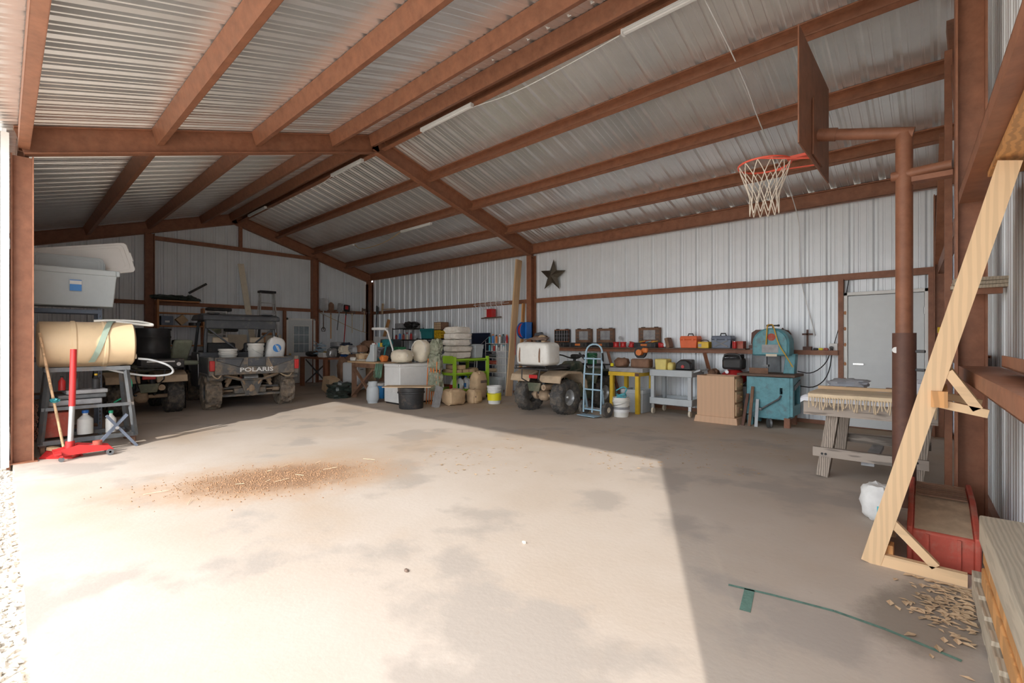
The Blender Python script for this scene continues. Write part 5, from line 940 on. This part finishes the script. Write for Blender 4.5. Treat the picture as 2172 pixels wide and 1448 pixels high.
# band saw
t=thing('band_saw','worn turquoise vertical band saw with a dark table','band saw',(-2.05,8.55,0),0)
obj('base_cabinet',B().bx(-.32,.10,-.20,.25,.17,.78).bx(-.32,.16,-.28,-.20,.17,.78).bx(.2,.30,-.28,-.20,.17,.78).bx(.16,.2,-.28,-.20,.17,.52).bx(.16,.2,-.28,-.20,.62,.78).bx(.10,.30,.22,.25,.17,.78).bx(.10,.30,-.20,.22,.75,.78).bx(.10,.30,-.20,.22,.17,.20).bx(-.3,.28,-.26,.23,.12,.17),'saw',t)
for x in(-.27,.26):
    for y in(-.24,.2): obj('foot',B().bx(x-.04,x+.04,y-.04,y+.04,0,.15),'rust' if x>0 else 'saw',t)
obj('side_frame',B().bx(.3,.34,-.27,-.16,.18,.78).bx(.3,.34,.2,.25,.18,.78).bx(.3,.34,-.16,.2,.18,.34).bx(.3,.34,-.16,.2,.66,.78),'saw',t); obj('motor',B().cyl((.11,.02,.42),(.24,.02,.42),.11,n=16),'dsteel',t); obj('belt_guard',B().beam((.345,-.2,.62),(.345,.2,.7),.02,.07),'dsteel',t)
obj('access_lever',B().tube([(.18,-.285,.5),(.16,-.33,.45),(-.08,-.33,.28)],.014,8).blob((-.1,-.33,.27),(.05,.05,.05)),'dsteel',t)
obj('table',B().bx(-.46,.38,-.33,.3,.79,.83),'darkwood',t,.008); obj('trunnion',B().bx(-.2,.1,-.12,.12,.76,.79),'saw',t)
obj('neck',B().prism([(.14,.83),(.30,.83),(.32,1.15),(.18,1.15)],'Y',.02,.2),'saw',t,.01)
ar=[(-.27,1.12)]+[(-.27+.0,1.3)]+[(.0-.27*math.cos(a),1.33+.24*math.sin(a)) for a in [PI*k/12 for k in range(13)]]+[(.27,1.12)]
obj('wheel_housing',B().prism(ar,'Y',-.16,.16),'saw',t,.02); obj('housing_door',B().prism([(x*.9,1.33+(z-1.33)*.92) for x,z in ar],'Y',-.18,-.16),'saw',t,.008)
obj('nameplate',B().lathe([(0,0),(.06,0),(.06,.004),(0,.004)],20,(.02,-.182,1.42),'Y',None),'redd',t); obj('data_plate',B().bx(-.12,.12,-.186,-.181,1.17,1.3),'gauze',t); obj('lower_plate',B().bx(-.06,.1,-.186,-.181,1.11,1.15),'cream',t)
obj('tension_knob',B().tube([(-.07,0,1.61),(.07,0,1.61)],.012,6).blob((-.08,0,1.61),(.035,.035,.035)).blob((.08,0,1.61),(.035,.035,.035)).cyl((0,0,1.55),(0,0,1.61),.012),'black',t)
obj('blade_guide',B().bx(-.13,-.09,-.03,.03,.95,1.14).bx(-.15,-.06,-.05,.03,.93,.97),'dsteel',t); obj('fence',B().bx(-.3,-.02,-.22,-.2,.83,.92),'brownw',t)
obj('blade',B().bx(-.111,-.108,-.006,.006,.83,1.14),'steel',t)
one('saw_cord','yellow and orange cords draped over the band saw housing','cord',B().tube([(-2.1,8.34,1.3),(-2.09,8.34,1.5),(-2.08,8.335,1.62),(-2.05,8.43,1.625),(-2.0,8.335,1.62),(-1.97,8.34,1.5),(-1.92,8.34,1.3),(-1.8,8.33,1.1),(-1.72,8.33,.95)],.009,5,sm=2),'cordy')
for i,(a,c,m,l) in enumerate((((-2.28,8.08,0),(-2.27,8.24,.62),'brownw','brown wooden strip leaning against the band saw'),((-2.18,8.08,0),(-2.2,8.24,.42),'tote','grey metal strip leaning against the band saw'),((-2.37,8.06,0),(-2.345,8.24,.5),'rustd','rusty bar leaning against the band saw'))): one(('wood_strip','metal_strip','rusty_bar')[i],l,('strip','strip','bar')[i],B().beam(a,c,.045,.015),m)
one('steel_sheet','dark steel sheet standing behind the band saw table','sheet',B().bx(-2.5,-2.05,9.0,9.02,0,1.12),'dsteel')
one('floor_pulley','grey pulley wheel lying by the band saw foot','pulley',B().lathe([(0,-.02),(.075,-.025),(.06,0),(.075,.025),(0,.02)],18,(0,0,.078),'X'),'dsteel',(-2.0,8.12,0),.5)
# star
sp=AY(1174,585,9.03); b=B(); R=.40; v=[]
for k in range(10): a=PI/2+PI*k/5; r=R if k%2==0 else R*.40; v.append((r*math.cos(a),0,r*math.sin(a)))
b.add(v+[(0,-.09,0),(0,.02,0)],[(k,(k+1)%10,10) for k in range(10)]+[((k+1)%10,k,11) for k in range(10)])
o=one('metal_star','dark metal barn star hung high on the back wall','star',b,'starm',(sp.x,9.0,sp.z),smooth=0); o.rotation_euler=(0,.08,0)
# ================= trestle table
t=thing('trestle_table','weathered grey beam table with splayed legs near the steel door','table',(-.53,6.1,0),0)
obj('apron',B().bx(-.52,.5,-.55,-.47,.61,.79),'grey_wood',t); obj('apron',B().bx(-.52,.5,.47,.55,.61,.79),'grey_wood',t); obj('apron',B().bx(-.52,-.44,-.47,.47,.61,.79),'grey_wood',t); obj('apron',B().bx(.42,.5,-.47,.47,.61,.79),'grey_wood',t); obj('top_board',B().bx(-.5,.48,-.53,.53,.77,.80),'ply',t)
for s in(-1,1):
    for x in(-.36,.34):
        obj('leg',B().beam((x+.0,s*.52,0),(x+.08,s*.40,.66),.10,.10,(1,0,0)),'greyz',t)
    st_=obj('stretcher',B().bx(-.44,.44,s*.52-.03,s*.52+.03,.2,.29),'grey_wood',t)
    for x in(-.36,-.33,.33,.36): obj('bolt',B().cyl((x,s*.52-.034,.23+.03*(x>0)),(x,s*.52-.028,.23+.03*(x>0)),.012,n=8),'black',st_)
obj('cross_stretcher',B().bx(-.05,.05,-.5,.5,.16,.2),'gauze',t)
def clothz(x,y):
    dx=max(0,abs(x)-.5);dy=max(0,-y-.56); return Vector((x,max(y,-.575)-.0,.812+.012*noise.noise(Vector((x*6,y*6,0)))-dx*.8-(dy*1.0)))
obj_=one('white_cloth','white cloth draped over the trestle table end','cloth',B().sheet(-.53,.3,-.62,.2,26,22,clothz,0),'cloth',(-.54,6.08,0))
b=B().sheet(-.45,.52,-.65,-.1,24,14,lambda x,y:Vector((x,max(y,-.612),.84+.006*noise.noise(Vector((x*7,y*7,2)))-max(0,-y-.6)*1.0)),0)
t=thing('fringed_rug','tan fringed rug folded over the trestle table edge','rug',(-.55,6.1,0),0); obj('weave',b,'fringe',t); b=B()
for k in range(44): x=-.44+.0222*k; b.tube([(x,-.622,.80),(x+.006*math.sin(k*2.3),-.624,.745),(x+.012*math.sin(k*1.7),-.622,.69+.02*math.sin(k))],.005,4)
obj('fringe',b,'fringe',t)['kind']='stuff'
jblob('grey wadded cloth on the trestle table',-.78,6.4,.832,.4,.3,.1,'greyc','grey_cloth',.4,3)
one('table_plank','pine strip lying across the trestle table','plank',B().bx(-.5,.45,-.03,.03,0,.03),'pinex',(-.5,6.05,.84),.05); one('dark_strip','thin dark slat lying on the trestle table','slat',B().bx(-.25,.25,-.02,.02,0,.02),'brownw',(-.2,6.42,.832),-.05)
jblob('white pillow-like bundle lying on the trestle table behind the goal pole',-.13,5.72,.853,.24,.2,.14,'cloth','cloth_bundle',.25,6)
# ================= basketball goal
t=thing('basketball_goal','rusty steel basketball goal on a round pole','basketball hoop',(-.235,5.03,0),0)
pl=obj('pole',B().cyl((0,0,0),(0,0,3.06),.057,n=24),'rust',t); obj('pole_sleeve',B().cyl((0,0,.0),(0,0,1.42),.078,n=24),'rustd',t); obj('sleeve_tag',B().lathe([(0,0),(.025,0),(.025,.003),(0,.003)],14,(-.05,-.062,1.28),'Y'),'white',t)
for z in(1.12,1.27): obj('bolt',B().cyl((.07,-.02,z),(.13,-.05,z),.012,n=8),'dsteel',t)
obj('tie_bar',B().cyl((-.08,0,2.72),(.29,-.06,2.72),.04,n=12),'rust',t); obj('tie_channel',B().bx(.05,.29,-.14,-.04,2.62,2.66),'rust',t)
obj('arm',B().cyl((.06,.0,3.05),(-.60,-.03,3.22),.047,n=18),'rust',t); obj('arm_collar',B().cyl((-.46,-.02,3.185),(-.60,-.03,3.22),.056,n=18),'rust',t)
bb=obj('backboard',B().bx(-.625,-.615,-.70,.63,2.95,3.90),'rust',t); obj('back_plate',B().bx(-.612,-.60,-.2,.22,3.0,3.5),'rust',bb)
rc=Vector((-.625-.19-.225,-.03,3.06))
ri=obj('rim',B().tube([rc+Vector((.228*math.cos(a),.228*math.sin(a),0)) for a in [2*PI*k/28 for k in range(28)]],.0095,8,closed=True),'rim',t)
obj('rim_bracket',B().bx(-.63,-.62,-.1,.06,2.99,3.09).bx(rc.x+.2,-.62,-.07,.01,3.05,3.075),'rim',ri); obj('rim_brace',B().tube([(-.63,-.13,2.99),rc+Vector((.0,-.228,0))],.007,6).tube([(-.63,.08,2.99),rc+Vector((.0,.228,0))],.007,6),'rim',ri)
b=B(); NN=12
def nr(z): return .225-.1*min(1,z/.3)+.02*max(0,z-.3)
for k in range(NN):
    for s in(-1,1): b.tube([rc+Vector((nr(z)*math.cos(2*PI*(k+s*z*4.2)/NN),nr(z)*math.sin(2*PI*(k+s*z*4.2)/NN),-z-.005)) for z in [.47*q/9 for q in range(10)]],.0045,4)
obj('net',b,'net',t)
# ================= wooden ramp on end, red car ramp
t=thing('wooden_ramp','home-made pine ramp stood on end against the goal-side wall','ramp',(0,0,0),0)
for y,nm in((3.60,0),(4.18,1)):
    obj('stringer',B().beam((-.325,y,.0),(.30,y,2.42),.045,.09,(0,1,0)) if 0 else B().beam((-.325,y,.0),(.26,y,2.30),.095,.045,(0,1,0)),'pine',t)
    obj('foot_rail',B().bx(-.32,.10 if nm==0 else -.24,y-.02,y+.02,0,.07),'pinex',t)
    if nm==0: obj('foot_brace',B().beam((-.25,y,.30),(-.03,y,.07),.045,.04,(0,1,0)),'pinex',t)
    obj('mid_rail',B().beam((-.02,y,1.0),(.18,y,.96),.04,.045),'pinex',t); obj('mid_brace',B().beam((.02,y,1.18),(.14,y,.98),.04,.045),'pinex',t)
obj('deck',B().beam((-.34,3.89,.02),(.245,3.89,2.30),.03,.54,(0,1,0)),'pine',t)
obj('cross_block',B().bx(-.05,.02,3.55,4.2,.98,1.07),'pineo',t); obj('foot_block',B().bx(-.30,-.22,3.62,3.7,.0,.12),'pineo',t)
t=thing('car_ramp','dusty red plastic car ramp on the floor','car ramp',(.0,3.78,0),.02)
obj('body',B().prism([(0,0),(0,.20),(.42,.30),(.85,.31),(.85,0)],'X',-.14,.14),'redd',t,.012)
for s in(-1,1): obj('side_rail',B().prism([(-.005,0),(-.005,.215),(.42,.325),(.86,.335),(.86,0)],'X',s*.15-.014,s*.15+.014),'redd',t,.008)
obj('tread',B().prism([(.02,.205),(.42,.302),(.84,.312),(.84,.30),(.42,.29),(.02,.19)],'X',-.13,.13),'darkwood' if 0 else 'mud',t)
for k in range(7): obj('tread_bar',B().bx(-.125,.125,.44+.055*k,.46+.055*k,.31,.32),'brownw',t)
for s in(-.07,.07): obj('front_rib',B().bx(s-.008,s+.008,-.012,.0,.02,.19),'redd',t)
t=thing('plastic_bag','white bag with blue print behind the wooden ramp','bag',(-.36,4.5,0),0); obj('sack',B().blob((0,0,.13),(.22,.22,.28),.7,.15,3,2).flat(),'bagw',t); obj('print',B().bx(.0,.1,-.115,-.10,.03,.13),'cyan',t)
# shelf plank and boards on the goal-side wall
one('girt_plank','orange plank lying under the upper girt of the goal-side wall','plank',B().beam((.27,3.95,2.338),(.36,1.4,2.338),.15,.03),'pineo')
for i in range(3): one('short_board',('short grey board on the column bracket, lowest','short grey board on the column bracket, middle','short grey board on the column bracket, topmost')[i],'board',B().bx(-.16,.16,-.06,.06,0,.022),'greyy',(.2+.01*i,4.62-.02*i,1.72+.024*i),.1*i)
one('short_bracket','rusty steel bracket holding the short boards on the column','bracket',B().bx(.06,.3,4.6,4.66,1.68,1.72),'rust')
one('channel_piece','brown steel channel resting on the lower girt','channel',B().bx(-.06,.06,-.5,.5,0,.008).bx(-.06,-.052,-.5,.5,0,.06).bx(.052,.06,-.5,.5,0,.06),'rust',(.30,3.1,1.215),.02)
t=thing('cracker_tin','red and yellow canister on the far girt beside the steel door','canister',(.0,7.6,1.25),0); obj('body',B().cyl((0,0,0),(0,0,.2),.05,n=14),'red',t); obj('top_label',B().cyl((0,0,.2),(0,0,.27),.05,n=14),'yellow',t)
# timber pile by the goal-side wall
t=thing('pallet','grey weathered pallet under the timbers by the goal-side wall','pallet',(.252,2.55,0),.04)
for k in range(3): obj('runner',B().bx(-.085+.085*k-.016,-.085+.085*k+.016,-.95,.95,.02,.11),'greyy',t)
for k in range(9): obj('slat',B().bx(-.1,.1,-.94+.225*k,-.84+.225*k,.11,.13),'greyy',t); obj('slat',B().bx(-.1,.1,-.94+.225*k,-.84+.225*k,0,.02),'greyy',t)
for i,(x,z,sx,sz,m,l) in enumerate(((.27,.132,.2,.09,'pineo','lower pine beam on the pallet'),(.28,.224,.2,.09,'pineo','upper pine beam on the pallet with orange sawn faces'),(.28,.316,.22,.14,'greyy','wide grey timber on top of the pile by the goal-side wall'))): one('timber',l,'timber',B().bx(-sx/2,sx/2,-.85-.05*i,.72+.05*i,0,sz),m,(x,2.6,z),.04,bev=.008)
# ================= ground litter
dc=Vector((-4.85,1.82,0)); b=B(); random.seed(4)
for k in range(2600):
    u=random.gauss(0,.40);v_=random.gauss(0,.22); x=dc.x+u*.41-v_*.91;y=dc.y+u*.91+v_*.41; s_=random.uniform(.003,.011)
    b.add([(x+s_,y,.001),(x,y+s_*.8,.001),(x-s_,y,.001),(x,y-s_*.9,.001),(x,y,.001+s_*.9)],[(0,1,4),(1,2,4),(2,3,4),(3,0,4)])
tag(obj('dirt_crumbs',b,'dirt',smooth=0),'brown dirt crumbs spread over the stained slab','dirt',kind='stuff')
random.seed(21)
b=B()
def leafq(b,x,y,s,z=.004):
    a=random.random()*6.28; c,s_=math.cos(a),math.sin(a); q=[(-1,0,0),(-.2,.5,.15),(1,0,.05),(-.2,-.5,.12)]
    b.add([(x+s*(p[0]*c-p[1]*s_),y+s*(p[0]*s_+p[1]*c),z+s*p[2]) for p in q],[(0,1,2),(0,2,3)])
for k in range(900):
    px=random.uniform(900,1950); py=random.uniform(880,1010); p=G(px,py)
    if p.y<8.0 and -4.6<p.x<-1.2 and p.y<7.3 and noise.noise(Vector((p.x*1.3,p.y*1.3,0)))>-.1: leafq(b,p.x,p.y,random.uniform(.012,.028))
for k in range(240): leafq(b,min(.1,random.gauss(.02,.08)),min(3.54,random.gauss(3.3,.2)),random.uniform(.014,.034))
for k in range(260): x=random.uniform(-7.1,-6.3); leafq(b,x,random.uniform(6.2,8.4),random.uniform(.012,.025))
tag(obj('fallen_leaves',b,'leaf',smooth=0),'scattered dry leaves on the concrete floor','leaves',kind='stuff')
b=B()
for k in range(12): p=Vector((dc.x,dc.y,0))+Vector((random.gauss(0,.3),random.gauss(0,.4),.006)); a=random.random()*3; l=random.uniform(.04,.2); b.cyl(p,p+Vector((l*math.cos(a),l*math.sin(a),.01)),.0022,n=4)
tag(obj('straw',b,'fringe',smooth=0),'loose straw bits on the dirt patch','straw',kind='stuff')
b=B()
for k in range(5200):
    x=random.uniform(-8.2,-1.6); y=.06-abs(random.gauss(0,.55)); s=random.uniform(.010,.03)
    if y<-2: continue
    a=random.random()*6; c=Vector((x,y,-.07+s*.3)); M=Matrix.Rotation(a,3,'Z')@Matrix.Rotation(random.random()*2,3,'X'); k1=random.uniform(.5,.9)
    b.add([c+M@Vector(p)*s for p in [(1,0,0),(0,k1,0),(-1,0,0),(0,-k1,0),(0,0,.7),(0,0,-.7)]],[(0,1,4),(1,2,4),(2,3,4),(3,0,4),(1,0,5),(2,1,5),(3,2,5),(0,3,5)])
tag(obj('gravel',b,'stone',smooth=0),'loose pale gravel outside the slab edge','gravel',kind='stuff')
b=B()
def stroke(pts,w):
    P=[G(*p) for p in pts]
    for a,c in zip(P,P[1:]):
        d=(c-a).normalized();s_=Vector((-d.y,d.x,0))*w/2; u=Vector((0,0,.0015)); b.add([a-s_+u,a+s_+u,c+s_+u,c-s_+u],[(0,1,2,3)])
stroke([(1545,1240),(1640,1262),(1770,1296),(1880,1335),(2040,1402)],.022); stroke([(1590,1250),(1580,1296)],.05)
tag(obj('paint_line',b,'paint'),'faded green spray-paint line and tick on the slab','paint mark')
for i,(px,py) in enumerate(((862,1212),(1112,1152))): p=G(px,py); one('pebble',('small dark clod on the sunlit slab','tiny pale stone on the slab')[i],'pebble',B().blob((0,0,.008),(.03,.022,.018),.9,.3),('darkwood','stone')[i],p)
# ================= more bench clutter
for i,(n,l,x,y,z,sx,sy,sz,m) in enumerate((
 ('blue_tarp_roll','rolled blue tarp behind the cable heap',-12.88,6.82,.89,.44,.26,.2,'blue'),
 ('coat','dark coat heaped at the back of the steel workbench',-12.88,6.82,1.115,.42,.26,.2,'navy'),
 ('rag_heap','heap of tan rags between the benches',-12.33,6.5,.985,.34,.36,.25,'cream'),
 ('grey_tarp','grey tarp bundle above the air conditioner',-11.5,6.35,1.04,.42,.28,.2,'gauze'),
 ('brown_coat','brown work coat hanging over the tall cardboard box',-11.9,6.95,1.115,.4,.34,.25,'brownw'),
 ('green_case','dark teal drill case on the wooden workbench',-10.05,6.41,1.215,.28,.2,.18,'teal'),
 ('white_rag','white rag hanging over the wooden workbench front',-10.55,5.77,.88,.2,.11,.09,'whitep'),
 ('pot','blackened pot at the back of the wooden workbench',-9.79,6.42,.88,.2,.2,.2,'black'))):
    jblob(l,x,y,z,sx,sy,sz,m,n,.35,i+20,e=.65)
for a,c,r,m,n,l in(((-10.33,5.82,.905),(-9.96,5.82,.905),.02,'hosec','vacuum_wand','grey vacuum wand on the wooden workbench'),((-9.8,6.12,.882),(-9.78,6.2,1.25),.02,'teal','teal_shaft','teal tool shaft sticking up from the wooden workbench')):
    one(n,l,n.replace('_',' '),B().cyl(a,c,r,n=10),m)
one('coiled_wire','coil of copper-coloured wire on the wooden workbench','wire',B().tube([(.11*math.cos(i*.8),.11*math.sin(i*.8),.01+.004*i) for i in range(30)],.007,5),'pineo',(-10.16,5.98,.885))
one('orange_cord_coil','orange extension cord coiled on the steel workbench','cord',B().tube([((.14+.01*math.sin(i))*math.cos(i*.7),.1*math.sin(i*.7),.01+.005*i) for i in range(30)],.009,5),'cordy',(-14.05,6.78,.895))
t=thing('parts_tray','grey parts tray with small cans on the wooden workbench','tray',(-10.46,6.41,1.175),0); obj('tray',B().bx(-.18,.18,-.12,.12,0,.04),'gauze',t)
for k in range(4): obj('small_can',B().cyl((-.14+.09*k,0,.04),(-.14+.09*k,0,.14),.035,n=10),('red','steel','cyan','yellow')[k],t)
# horizon shrubs outside
for i,(x,y,s) in enumerate(((-60,-8,2.2),(-66,-4,2.8),(-58,-13,1.8))): one('shrub',('distant grey-brown brush beyond the front wall, shortest clump','distant grey-brown brush beyond the front wall, tallest clump','distant grey-brown brush beyond the front wall, lone clump')[i],'shrub',B().blob((0,0,s*.4),(s*2.2,s*2,s),.9,.5,3,i,24,14),'grass',(x,y,-.07))
